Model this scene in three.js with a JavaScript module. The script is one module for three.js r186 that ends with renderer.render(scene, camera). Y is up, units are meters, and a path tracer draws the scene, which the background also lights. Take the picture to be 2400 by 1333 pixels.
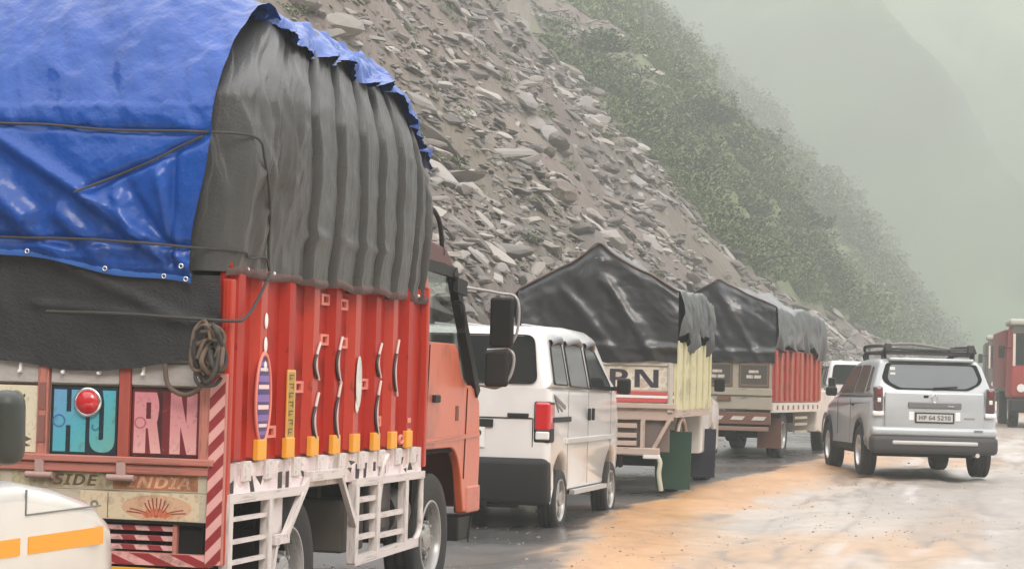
import * as THREE from 'three';
import { RoundedBoxGeometry } from 'three/addons/geometries/RoundedBoxGeometry.js';
import { mergeGeometries, mergeVertices, toCreasedNormals } from 'three/addons/utils/BufferGeometryUtils.js';

// ------------------------------------------------------------------ camera, sky, sun, exposure
const scene = new THREE.Scene();
const CAM_Y = 1.47;
const camera = new THREE.PerspectiveCamera(14.87, 1024 / 568, 0.1, 3000);
camera.position.set(0, CAM_Y, 0);
camera.rotation.order = 'YXZ';
camera.rotation.x = 2.49 * Math.PI / 180;
camera.rotation.z = 1.5 * Math.PI / 180;
scene.add(camera);

{ // overcast sky, brightest overhead
  const w = 64, h = 64, d = new Float32Array(w * h * 4);
  for (let j = 0; j < h; j++) for (let i = 0; i < w; i++) {
    const e = ((j + 0.5) / h - 0.5) * Math.PI, s = Math.sin(e);
    const L = s > 0 ? 0.52 + 0.78 * s : 0.34 + 0.22 * Math.max(0, 1 + s * 6);
    const k = (j * w + i) * 4;
    d[k] = L * 1.95; d[k + 1] = L * 1.91; d[k + 2] = L * 1.95; d[k + 3] = 1;
  }
  const sky = new THREE.DataTexture(d, w, h, THREE.RGBAFormat, THREE.FloatType);
  sky.mapping = THREE.EquirectangularReflectionMapping; sky.magFilter = THREE.LinearFilter; sky.minFilter = THREE.LinearFilter;
  sky.needsUpdate = true;
  scene.background = sky; scene.environment = sky;
}
const sun = new THREE.DirectionalLight(0xfff4e6, 1.5);
sun.position.set(16, 52, 40); sun.target.position.set(2, 0, -25);
sun.castShadow = true; sun.shadow.radius = 40; sun.shadow.mapSize.set(2048, 2048);
Object.assign(sun.shadow.camera, { left: -60, right: 60, top: 60, bottom: -60, near: 1, far: 160 });
scene.add(sun, sun.target);
scene.fog = new THREE.FogExp2(new THREE.Color(0.80, 0.838, 0.785), 0.0031);

const renderer = new THREE.WebGLRenderer({ antialias: true });
renderer.toneMapping = THREE.LinearToneMapping;
renderer.toneMappingExposure = 1.46;
renderer.shadowMap.enabled = true;
renderer.setSize(1024, 568);

// ------------------------------------------------------------------ helpers
function rng(seed) { let s = seed >>> 0; return () => { s = (s + 0x6D2B79F5) >>> 0; let t = Math.imul(s ^ (s >>> 15), 1 | s); t = (t + Math.imul(t ^ (t >>> 7), 61 | t)) ^ t; return ((t ^ (t >>> 14)) >>> 0) / 4294967296; }; }
const lerp = (a, b, t) => a + (b - a) * t, clamp = (x, a = 0, b = 1) => Math.min(b, Math.max(a, x));
const sst = (a, b, x) => { const t = clamp((x - a) / (b - a)); return t * t * (3 - 2 * t); };
function hash(i, j, k = 0) { let h = Math.imul(i | 0, 374761393) + Math.imul(j | 0, 668265263) + Math.imul(k | 0, 974634321); h = Math.imul(h ^ (h >>> 13), 1274126177); return ((h ^ (h >>> 16)) >>> 0) / 4294967295; }
function vn(x, y, k = 0) { const i = Math.floor(x), j = Math.floor(y), f = x - i, g = y - j, u = f * f * (3 - 2 * f), v = g * g * (3 - 2 * g); return lerp(lerp(hash(i, j, k), hash(i + 1, j, k), u), lerp(hash(i, j + 1, k), hash(i + 1, j + 1, k), u), v); }
function fbm(x, y, o = 4, k = 0) { let a = 0.5, s = 0, t = 0; for (let i = 0; i < o; i++) { s += a * vn(x, y, k + i); t += a; a *= 0.5; x = x * 2.03 + 7.1; y = y * 2.03 + 3.7; } return s / t; }
const fb = (x, y, o, k) => fbm(x, y, o, k) * 2 - 1;

const used = {};
function numbered(n) { if (!(n in used)) { used[n] = 0; return n; } used[n]++; return n + '_' + String(used[n]).padStart(3, '0'); }
function tag(o, label, category, group, kind) { o.userData = { ...o.userData }; if (label) o.userData.label = label; if (category) o.userData.category = category; if (group) o.userData.group = group; if (kind) o.userData.kind = kind; return o; }
function thing(name, label, category, pos = [0, 0, 0], turn = 0, group) { const o = new THREE.Group(); o.name = numbered(name); o.position.set(...pos); o.rotation.order = 'YXZ'; o.rotation.y = turn; scene.add(o); return tag(o, label, category, group); }
function add(parent, name, geo, mat, label) { const m = new THREE.Mesh(geo, mat); m.name = parent === scene ? numbered(name) : name; m.castShadow = m.receiveShadow = true; parent.add(m); if (label) m.userData.label = label; return m; }
function mat(c, r = 0.6, o = {}) { const m = new THREE.MeshPhysicalMaterial({ roughness: r, ...o }); if (Array.isArray(c)) m.color.setRGB(...c); else m.color.set(c); return m; }

function norm(g) { let x = g.index ? g.toNonIndexed() : g; if (!x.attributes.normal) x.computeVertexNormals(); if (!x.attributes.uv) x.setAttribute('uv', new THREE.BufferAttribute(new Float32Array(x.attributes.position.count * 2), 2)); for (const k of Object.keys(x.attributes)) if (!['position', 'normal', 'uv', 'color'].includes(k)) x.deleteAttribute(k); x.morphAttributes = {}; return x; }
const merge = (...l) => { l = l.flat(); const c = l.some(g => g.attributes.color); return mergeGeometries(l.map(g => { g = norm(g); if (c && !g.attributes.color) g.setAttribute('color', new THREE.BufferAttribute(new Float32Array(g.attributes.position.count * 3).fill(1), 3)); g.clearGroups(); return g; })); };
function box(w, h, d, x = 0, y = 0, z = 0, r = 0) { const g = r ? new RoundedBoxGeometry(w, h, d, 2, Math.min(r, w / 2.01, h / 2.01, d / 2.01)) : new THREE.BoxGeometry(w, h, d); return g.translate(x, y, z); }
function cyl(r1, r2, h, x = 0, y = 0, z = 0, axis = 'y', seg = 20) { const g = new THREE.CylinderGeometry(r1, r2, h, seg); if (axis === 'x') g.rotateZ(Math.PI / 2); if (axis === 'z') g.rotateX(Math.PI / 2); return g.translate(x, y, z); }
const V = (p) => new THREE.Vector3(...p);
function tube(pts, r, seg = 24, rs = 7, tension = 0.5) { return new THREE.TubeGeometry(new THREE.CatmullRomCurve3(pts.map(V), false, 'catmullrom', tension), seg, r, rs); }
function bar(a, b, w, h = w) { const A = V(a), B = V(b), L = A.distanceTo(B), g = new THREE.BoxGeometry(w, h, L); const m = new THREE.Matrix4().lookAt(A, B, Math.abs(B.y - A.y) > 0.95 * L ? new THREE.Vector3(0, 0, 1) : new THREE.Vector3(0, 1, 0)); g.applyMatrix4(m); return g.translate((A.x + B.x) / 2, (A.y + B.y) / 2, (A.z + B.z) / 2); }
function grid(nu, nv, f, uvf) { // f(u,v) -> [x,y,z]
  const p = [], t = [], ix = [];
  for (let j = 0; j <= nv; j++) for (let i = 0; i <= nu; i++) { const u = i / nu, v = j / nv, q = f(u, v); p.push(...q); t.push(...(uvf ? uvf(u, v, q) : [u, v])); }
  for (let j = 0; j < nv; j++) for (let i = 0; i < nu; i++) { const a = j * (nu + 1) + i, b = a + 1, c = a + nu + 1, d = c + 1; ix.push(a, b, d, a, d, c); }
  const g = new THREE.BufferGeometry(); g.setAttribute('position', new THREE.Float32BufferAttribute(p, 3)); g.setAttribute('uv', new THREE.Float32BufferAttribute(t, 2)); g.setIndex(ix); g.computeVertexNormals(); return g;
}
function poly(pts) { const s = new THREE.Shape(); pts.forEach((p, i) => i ? s.lineTo(p[0], p[1]) : s.moveTo(p[0], p[1])); s.closePath(); return s; }
function extr(shape, depth, bevel = 0, seg = 2, curve = 10) { if (Array.isArray(shape)) shape = poly(shape); const g = new THREE.ExtrudeGeometry(shape, { depth: depth - 2 * bevel, bevelEnabled: bevel > 0, bevelSize: bevel, bevelThickness: bevel, bevelOffset: -bevel, bevelSegments: seg, curveSegments: curve }); return g.translate(0, 0, bevel - depth / 2); } // centred on z
// profile drawn in (z forward, y) -> extruded across x, forward = -z
function across(shape, width, bevel, x = 0, seg = 3) { const g = extr(shape, width, bevel, seg); g.rotateY(Math.PI / 2); return g.translate(x, 0, 0); } // shape x -> -z
function warp(g, f) { const p = g.attributes.position; for (let i = 0; i < p.count; i++) { const q = f(p.getX(i), p.getY(i), p.getZ(i)); p.setXYZ(i, q[0], q[1], q[2]); } return g; }
const soft = (g, a = 0.6) => toCreasedNormals(g, a);
function canvasTex(w, h, draw) { const c = document.createElement('canvas'); c.width = w; c.height = h; draw(c.getContext('2d'), w, h); const t = new THREE.CanvasTexture(c); t.colorSpace = THREE.SRGBColorSpace; t.wrapS = t.wrapT = THREE.ClampToEdgeWrapping; return t; }
function dataTex(n, f, rep = 1, srgb = false, m = n) { // f(u,v,i,j) -> [r,g,b] 0..1
  const d = new Uint8Array(n * m * 4); for (let j = 0; j < m; j++) for (let i = 0; i < n; i++) { const c = f((i + 0.5) / n, (j + 0.5) / m), k = (j * n + i) * 4; d[k] = clamp(c[0]) * 255; d[k + 1] = clamp(c[1]) * 255; d[k + 2] = clamp(c[2]) * 255; d[k + 3] = 255; }
  const t = new THREE.DataTexture(d, n, m); t.magFilter = THREE.LinearFilter; t.minFilter = THREE.LinearFilter; t.wrapS = t.wrapT = THREE.RepeatWrapping; t.repeat.set(rep, rep); if (srgb) t.colorSpace = THREE.SRGBColorSpace; t.needsUpdate = true; return t;
}
const per = (x, y, p, o, k) => { // tiling noise on [0,1]
  let a = 0.5, s = 0, t = 0, f = p; for (let i = 0; i < o; i++) { const X = x * f, Y = y * f, ii = Math.floor(X), jj = Math.floor(Y), u = X - ii, v = Y - jj, U = u * u * (3 - 2 * u), W = v * v * (3 - 2 * v), H = (m, n) => hash(((m % f) + f) % f, ((n % f) + f) % f, k + i * 17); s += a * lerp(lerp(H(ii, jj), H(ii + 1, jj), U), lerp(H(ii, jj + 1), H(ii + 1, jj + 1), U), W); t += a; a *= 0.55; f *= 2; } return s / t; };
// dirt: mottled multiplier maps and fine grain for bump
const grimeTex = dataTex(256, (u, v) => { const n = per(u, v, 4, 5, 3), m = per(u, v, 16, 3, 9); const k = clamp(0.80 + 0.28 * (n - 0.35) + 0.1 * (m - 0.5)); return [k, k * 0.985, k * 0.96]; });
const grainTex = dataTex(256, (u, v) => { const n = per(u, v, 16, 4, 31); return [n, n, n]; });
const roughTex = dataTex(256, (u, v) => { const n = clamp(0.55 + 0.9 * (per(u, v, 6, 5, 57) - 0.35)); return [n, n, n]; });
// weathered paint: streaks of dirt, chips and rust specks
const wearTex = dataTex(512, (u, v) => { const n = per(u, v, 4, 5, 203), s = per(u, v * 0.25 + 0.1, 32, 3, 211), m = per(u, v, 24, 3, 219), c = per(u, v, 64, 2, 223); let k = 0.93 - 0.30 * sst(0.5, 0.75, n) - 0.22 * sst(0.55, 0.8, s) * sst(0.35, 0.6, n) + 0.10 * (m - 0.5); const rust = sst(0.74, 0.80, c * 0.6 + m * 0.4) * 0.8; return [lerp(k, 0.55, rust), lerp(k * 0.985, 0.40, rust), lerp(k * 0.955, 0.34, rust)]; });
const dentTex = dataTex(256, (u, v) => { const n = per(u, v, 3, 3, 303), m = per(u, v, 10, 3, 307); return [n * 0.8 + m * 0.2, 0, 0]; });
const rep = (t, x, y = x) => { const c = t.clone(); c.repeat.set(x, y); c.needsUpdate = true; return c; };
// ------------------------------------------------------------------ terrain
// road frame: t runs along the road (away from the camera), w to its right
const TH = Math.atan(1245 / 5100), CT = Math.cos(TH), ST = Math.sin(TH);
const toTW = (x, z) => [x * ST - z * CT, x * CT + z * ST];
const fromTW = (t, w) => [t * ST + w * CT, -t * CT + w * ST];
const groundY = (x, z) => { const d = -z; return 0.0124 * clamp(d - 11, 0, 19) + 0.008 * clamp(d - 30, 0, 60); };
const FOOT = -6.9;
function roadY(x, z) { // surface height with mud bands and ruts
  const [t, w] = toTW(x, z);
  const c = mudCentre(t), b = Math.exp(-Math.pow((w - c) / 0.42, 2));
  const lump = fb(t * 1.1, w * 2.6, 4, 11), fine = fb(t * 3.1, w * 6, 3, 21);
  const right = sst(c + 0.1, c + 0.9, w);
  const rut = Math.sin(w * 4.2 + 1.6 * fb(t * 0.12, w * 0.3, 3, 41)) * 0.5 + 0.5;
  return groundY(x, z) + b * (0.05 + 0.03 * lump + 0.015 * fine) + right * (0.034 * lump * sst(70, 15, t) + 0.020 * fine - 0.026 * Math.pow(rut, 4)) + 0.004 * fine;
}
const mudCentre = (t) => -3.55 + 0.22 * Math.sin(t * 0.21 + 0.6) + 0.3 * fb(t * 0.3, 2.2, 3, 71) + 0.55 * sst(21, 14, t);
const roadCol = (() => {
  const asphalt = [0.088, 0.086, 0.084], mud = [0.47, 0.25, 0.098], pale = [0.385, 0.33, 0.275], tan = [0.39, 0.25, 0.14], wet = [0.15, 0.12, 0.10];
  return (x, z) => {
    const [t, w] = toTW(x, z);
    const n = fbm(t * 0.55, w * 1.5, 5, 5), n2 = fbm(t * 1.7, w * 5.5, 4, 15), n3 = fbm(t * 7, w * 13, 3, 25), c = mudCentre(t);
    let a = w - c + (n - 0.5) * 0.9 + (n2 - 0.5) * 0.35;
    const left = sst(-0.08, -0.30, a);
    // right of the band: pale dried mud with tan films and darker wheel tracks
    const film = sst(0.50, 0.68, fbm(t * 0.16, w * 1.1, 4, 35) + 0.34 * sst(3.4, 0.2, w - c) - 0.08 + 0.20 * sst(23, 15, t) * sst(4, 2, w - c));
    let col = pale.map((p, i) => lerp(p, tan[i], film * 0.85));
    const track = clamp(Math.pow(clamp(1 - Math.abs(fb(t * 0.085, w * 1.3, 4, 45)) * 6.5), 2) * sst(0.3, 0.7, n2) + 1.0 * Math.pow(clamp(1 - Math.abs(fb(t * 0.26 + w * 0.5, w * 1.7, 4, 47)) * 7), 1.5) * sst(0.38, 0.55, n));
    col = col.map((p, i) => lerp(p, wet[i] * 1.25, 0.85 * track * sst(0.5, 1.0, a)));
    const grey = sst(0.52, 0.70, fbm(t * 0.11, w * 0.5, 3, 95)) * 0.6; col = col.map((p, i) => lerp(p, 0.235 - 0.018 * i, grey)); const dry = sst(0.56, 0.70, fbm(t * 0.22 + 9, w * 1.9, 4, 97)) * 0.6; col = col.map((p, i) => lerp(p, 0.50 - 0.03 * i, dry * sst(0.7, 1.4, a)));
    const band = sst(-0.25, 0.0, a) * sst(0.95, 0.45, a);
    col = col.map((p, i) => lerp(p, mud[i] * (0.85 + 0.3 * n2), band * (0.75 + 0.25 * n)));
    const thin = sst(0.62, 0.78, fbm(t * 0.4, w * 0.9, 4, 55)) * 0.35 + 0.5 * sst(-0.7, -0.15, a);
    const as = asphalt.map((p, i) => lerp(p * (0.75 + 0.5 * n), tan[i] * 0.6, thin * 0.5));
    col = col.map((p, i) => lerp(p, as[i], left));
    const k = 0.86 + 0.28 * n3; return [col.map(p => p * k), left, band, film, track];
  };
})();
{
  // the road as a displaced sheet with its colours computed on the plan
  const X0 = -12, X1 = 28, Z0 = -9, Z1 = -89, W = 1024, H = 1536;
  const px = new Uint8Array(W * H * 4), ro = new Uint8Array((W / 2) * (H / 2) * 4);
  const lin2s = (c) => Math.round(255 * Math.pow(clamp(c), 1 / 2.2));
  for (let j = 0; j < H; j++) for (let i = 0; i < W; i++) {
    const u = (i + 0.5) / W, v = (j + 0.5) / H, x = lerp(X0, X1, u), z = lerp(Z0, Z1, v * v * 0.6 + v * 0.4), [c, left, band] = roadCol(x, z), k = (j * W + i) * 4;
    px[k] = lin2s(c[0]); px[k + 1] = lin2s(c[1]); px[k + 2] = lin2s(c[2]); px[k + 3] = 255;
    if (!(i & 1) && !(j & 1)) { const q = ((j >> 1) * (W / 2) + (i >> 1)) * 4, n = fbm(x * 0.9, z * 0.9, 4, 66); ro[q] = ro[q + 1] = ro[q + 2] = 255 * clamp(lerp(0.46, 0.30, left) + 0.4 * (n - 0.5) - 0.05 * band); ro[q + 3] = 255; }
  }
  const ct = new THREE.DataTexture(px, W, H); ct.colorSpace = THREE.SRGBColorSpace; const rt = new THREE.DataTexture(ro, W / 2, H / 2);
  for (const t of [ct, rt]) { t.magFilter = t.minFilter = THREE.LinearFilter; t.wrapS = t.wrapT = THREE.ClampToEdgeWrapping; t.needsUpdate = true; }
  const g = grid(300, 620, (u, v) => { const x = lerp(X0, X1, u), z = lerp(Z0, Z1, v * v * 0.6 + v * 0.4); return [x, roadY(x, z), z]; }, (u, v) => [u, v]);
  tag(add(scene, 'road', g, mat(0xffffff, 1, { map: ct, roughnessMap: rt })), 'wet asphalt road with an orange mud streak and pale rutted mud', null, null, 'structure');
  // loose grit and small stones on the road
  const R = rng(61), gm = new THREE.InstancedMesh(new THREE.IcosahedronGeometry(1, 0), mat(0xffffff, 0.85), 3200), M = new THREE.Matrix4(), c = new THREE.Color();
  for (let i = 0, n = 0; n < 3200; i++) { const t = 14 + 50 * R() * R(), w = FOOT + 0.4 + 14 * R(), [x, z] = fromTW(t, w); if (fbm(t * 0.5, w * 1.2, 3, 81) < 0.46 && w > -6) continue; const r = 0.005 + 0.014 * R() * R() * R() + (w < -5.6 ? 0.02 : 0); M.makeRotationY(R() * 6).scale(new THREE.Vector3(r * (1 + R()), r * 0.7, r)).setPosition(x, roadY(x, z) + r * 0.3, z); gm.setMatrixAt(n, M); const k = R(); gm.setColorAt(n++, c.setRGB(0.18 + 0.3 * k, 0.15 + 0.26 * k, 0.12 + 0.22 * k)); }
  gm.name = 'gravel'; gm.castShadow = gm.receiveShadow = true; scene.add(gm); tag(gm, 'loose grit and small stones scattered over the road', 'gravel', null, 'stuff');
  // wider ground, reaching the horizon
  const gg = grid(60, 60, (u, v) => { const x = lerp(-260, 360, u), z = lerp(30, -520, v); return [x, groundY(x, z) - 0.09, z]; }, (u, v, q) => [q[0] / 6, q[2] / 6]);
  const soilTex = dataTex(256, (u, v) => { const n = per(u, v, 4, 6, 77); return [0.74 + 0.25 * (n - 0.5), 0.69 + 0.25 * (n - 0.5), 0.63 + 0.25 * (n - 0.5)]; }, 1, true);
  tag(add(scene, 'ground', gg, mat(0xffffff, 0.9, { map: soilTex })), 'pale dusty ground around the road', null, null, 'structure');
}
// hillside left of the road: scree near, grassy slope further along
const TAN = 1.0;
const edgeT = (h) => h < 7 ? lerp(380, 97, Math.pow(sst(0.8, 7.0, h), 0.6)) : h < 12 ? lerp(97, 101, (h - 7) / 5) : h < 30 ? lerp(101, 150, (h - 12) / 18) : 150 + (h - 30) * 3.2;
function hillY(t, s) { // s = metres left of the foot
  const base = s < 0 ? s * 0.15 : s * TAN * (0.55 + 0.45 * sst(0, 3.5, s)) - 0.9 * sst(0, 3.5, s) * 0;
  const gully = fb(t * 0.06, s * 0.02, 4, 101) * Math.min(2.6, 0.09 * s) + fb(t * 0.22, s * 0.30, 4, 111) * Math.min(1.25, 0.14 * Math.max(0, s)) + fb(t * 0.9, s * 0.8, 3, 121) * Math.min(0.28, 0.1 * Math.max(0, s));
  const e = t - edgeT(Math.max(0, base)), green = sst(-6, 22, e);
  return base + gully + sst(8, 40, e) * sst(2, 14, s) * (4.5 * fb(t * 0.07, s * 0.09, 3, 181)) + green * Math.min(4.5, 0.20 * Math.max(0, s)) * (0.5 + 0.8 * vn(t * 0.09, s * 0.07, 131));
}
const hillPos = (t, s) => { const [x, z] = fromTW(t, FOOT - s); return [x, hillY(t, s) + groundY(x, z) - 0.25, z]; };
const greenAt = (t, s) => sst(-9, 7, t - edgeT(Math.max(0, hillY(t, s))) + 44 * sst(1, 8, s) * (fbm(t * 0.11, s * 0.15, 5, 141) - 0.5));
{
  const nT = 330, nS = 150, col = [];
  const g = grid(nT, nS, (u, v) => { const t = -12 + 30 * u + 300 * u * u, s = -2 + 14 * v + 46 * v * v; return hillPos(t, s); }, (u, v, q) => [q[0] / 3, (q[1] + q[2]) / 3]);
  for (let j = 0; j <= nS; j++) for (let i = 0; i <= nT; i++) {
    const u = i / nT, v = j / nS, t = -12 + 30 * u + 300 * u * u, s = -2 + 14 * v + 46 * v * v;
    const G = greenAt(t, s), n = fbm(t * 0.35, s * 0.5, 4, 151), m = fbm(t * 0.08, s * 0.12, 3, 161);
    const soil = [0.088 + 0.085 * n + 0.06 * (m - 0.5), 0.068 + 0.07 * n + 0.04 * (m - 0.5), 0.058 + 0.06 * n + 0.03 * (m - 0.5)], grn = [0.085 + 0.075 * n, 0.110 + 0.085 * n, 0.045 + 0.035 * n];
    const tuft = sst(0.62, 0.74, fbm(t * 0.13, s * 0.2, 4, 171)) * 0.6;
    const k = Math.max(G, tuft * 0.22); col.push(...soil.map((c, q) => lerp(c, grn[q], k)));
  }
  g.setAttribute('color', new THREE.Float32BufferAttribute(col, 3));
  tag(add(scene, 'hillside', g, mat(0xffffff, 0.95, { vertexColors: true, bumpMap: rep(grainTex, 1), bumpScale: 0.12 })), 'steep brown landslide slope turning to green hillside', null, null, 'structure');
}
// misty mountains across the valley
function mountain(seed, pts, depth, hMax, col, prof = () => 1) {
  const g = grid(90, 46, (u, v) => {
    const a = lerp(pts[0], pts[1], u), x = a, ridge = hMax * prof(u) * (0.75 + 0.35 * fbm(u * 3 + seed, 0.3, 4, seed)), y = ridge * v, z = -depth - v * hMax * 1.05;
    const spur = fb(u * 9 + v * 2.2 + seed, v * 1.6, 4, seed + 3) * 0.26 * hMax + fb(u * 30, v * 12, 3, seed + 6) * 0.02 * hMax;
    return [x + v * 30, y - 12 + spur * 0.35 * sst(0, 0.2, v), z + spur * 1.4];
  }, (u, v) => [u * 40, v * 20]);
  const p = g.attributes.position, cc = []; for (let i = 0; i < p.count; i++) { const n = fbm(p.getX(i) * 0.02, p.getY(i) * 0.02, 5, seed + 9); const big = 0.55 + 0.9 * fbm(p.getX(i) * 0.008 + p.getY(i) * 0.012, p.getY(i) * 0.01, 3, seed + 12); cc.push(col[0] * big * (0.5 + n), col[1] * big * (0.5 + n), col[2] * big * (0.5 + n)); }
  g.setAttribute('color', new THREE.Float32BufferAttribute(cc, 3));
  return tag(add(scene, 'mountain', g, mat(0xffffff, 0.95, { vertexColors: true })), 'misty green mountain slope across the valley', null, null, 'structure');
}
mountain(311, [-130, 280], 320, 122, [0.048, 0.098, 0.030]);
{ // the valley side behind the camera
  const m = mountain(351, [-260, 260], 60, 95, [0.07, 0.095, 0.045]); m.rotation.y = Math.PI; m.position.set(20, 0, 0); tag(m, 'green valley side behind the viewpoint');
}
// ------------------------------------------------------------------ rubble, boulders, vegetation
function rockGeo(seed, flat, detail = 1) {
  const R = rng(seed), base = seed % 3 === 0 ? new THREE.BoxGeometry(1.5, 1.5, 1.5, 2, 2, 2) : new THREE.IcosahedronGeometry(1, detail), g0 = mergeVertices((base.deleteAttribute('uv'), base.deleteAttribute('normal'), base)), p = g0.attributes.position, cuts = [];
  for (let i = 0; i < 7; i++) { const a = R() * 6.28, b = (R() - 0.5) * 2.4, c = Math.cos(b); cuts.push([Math.cos(a) * c, Math.sin(b), Math.sin(a) * c, 0.55 + R() * 0.35]); }
  for (let i = 0; i < p.count; i++) { let v = [p.getX(i), p.getY(i), p.getZ(i)].map(c => c * (0.82 + 0.36 * R())); for (const [a, b, c, d] of cuts) { const k = v[0] * a + v[1] * b + v[2] * c; if (k > d) v = [v[0] - a * (k - d), v[1] - b * (k - d), v[2] - c * (k - d)]; } p.setXYZ(i, v[0], v[1] * flat, v[2]); }
  const g = g0.toNonIndexed(); g.computeVertexNormals(); return norm(g);
}
const slopeN = (t, s) => { const e = 0.4, a = hillPos(t, s), b = hillPos(t + e, s), c = hillPos(t, s + e); return new THREE.Vector3(b[0] - a[0], b[1] - a[1], b[2] - a[2]).cross(new THREE.Vector3(c[0] - a[0], c[1] - a[1], c[2] - a[2])).normalize(); };
const upish = (n) => n.y < 0 ? n.negate() : n;
// which one of several look-alikes: how high on the slope it lies, what it lies above, and its order from the left
camera.aspect = 1024 / 568; camera.updateProjectionMatrix(); camera.updateMatrixWorld(true);
const screen = (p) => { const v = new THREE.Vector3(...p).project(camera); return [512 + 512 * v.x, 284 - 284 * v.y]; };
const inView = ([x, y]) => x > 300 + 0.9 * y && x > 392 && x < 905 && y > 6 && (x < 505 ? y < 290 : x < 600 ? y < 235 + Math.abs(x - 596) * 0.3 : x < 700 ? y < 250 + (x - 600) * 0.35 : x < 825 ? y < 280 + (x - 720) * 0.22 : y < 335);
const ORD = ['leftmost', 'second from left', 'third from left', 'fourth from left', 'fifth from left', 'sixth from left', 'seventh from left', 'eighth from left', 'ninth from left', 'tenth from left'];
function nameByPlace(list) { const by = {}; for (const k of list) { const [x, y] = k[1], h = y < 110 ? 'high on the slope' : y < 220 ? 'halfway up the slope' : 'low on the slope', r = x < 520 ? 'beside the red truck' : x < 690 ? 'above the black gabled cover' : 'above the farther truck', key = k[2] + ' ' + h + ' ' + r; (by[key] ??= []).push(k); } for (const key in by) by[key].sort((a, b) => a[1][0] - b[1][0]).forEach((k, i, l) => { k[0].userData.label = key + (l.length > 1 ? ', ' + ORD[i] : ''); }); }
const stone = mat(0xffffff, 0.58, { map: rep(grimeTex, 1), specularIntensity: 0.9 });
{
  const rub = new THREE.Group(); rub.name = 'rubble'; scene.add(rub); tag(rub, 'loose grey and brown slate rubble covering the landslide slope', 'rubble', null, 'stuff');
  const R = rng(4242), geos = [[3, 0.35], [7, 0.45], [12, 0.30], [16, 0.65], [20, 0.40], [24, 0.22]].map(([s, f]) => rockGeo(s, f)), lists = geos.map(() => []), col = new THREE.Color(), q = new THREE.Quaternion(), q2 = new THREE.Quaternion(), Y = new THREE.Vector3(0, 1, 0), e = new THREE.Euler();
  let made = 0;
  for (let i = 0; i < 330000 && made < 66000; i++) {
    const t = 24 * Math.pow(9.5, R()), s = 0.1 + 40 * Math.pow(R(), 1.3), G = greenAt(t, s), clump = fbm(t * 0.25, s * 0.35, 3, 501);
    if (R() < G * 0.975 || R() > 0.10 + 1.5 * sst(0.38, 0.66, clump)) continue;
    const z = Math.exp((R() + R() + R() - 1.62) * 1.55), size = Math.min(0.36 + 0.20 * R(), 0.037 * z * (0.75 + t / 85) * (R() < 0.05 ? 2.8 : 1)), n = upish(slopeN(t, s));
    n.lerp(Y, 0.25 + 0.6 * R()).normalize(); q.setFromUnitVectors(Y, n); e.set((R() - 0.5) * 0.7, R() * 6.28, (R() - 0.5) * 0.7); q2.setFromEuler(e); q.multiply(q2);
    const el = 1 + R() * 1.3, p = hillPos(t, s), k = Math.pow(R(), 2.0) * 0.92 + 0.06 * R(), w = R();
    lists[Math.floor(R() * geos.length)].push([new THREE.Matrix4().compose(new THREE.Vector3(p[0], p[1] + size * 0.12, p[2]), q, new THREE.Vector3(size * el, size * (0.6 + 0.7 * R()), size)), [lerp(0.085, 0.43, k) * (0.98 + 0.06 * w), lerp(0.070, 0.40, k), lerp(0.058, 0.37, k) * (1.04 - 0.10 * w)]]); made++;
  }
  geos.forEach((g, i) => { const m = new THREE.InstancedMesh(g, stone, lists[i].length); lists[i].forEach(([M, c], j) => { m.setMatrixAt(j, M); m.setColorAt(j, col.setRGB(...c)); }); m.name = 'rubble_stones'; m.castShadow = m.receiveShadow = true; rub.add(m); });
}
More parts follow.
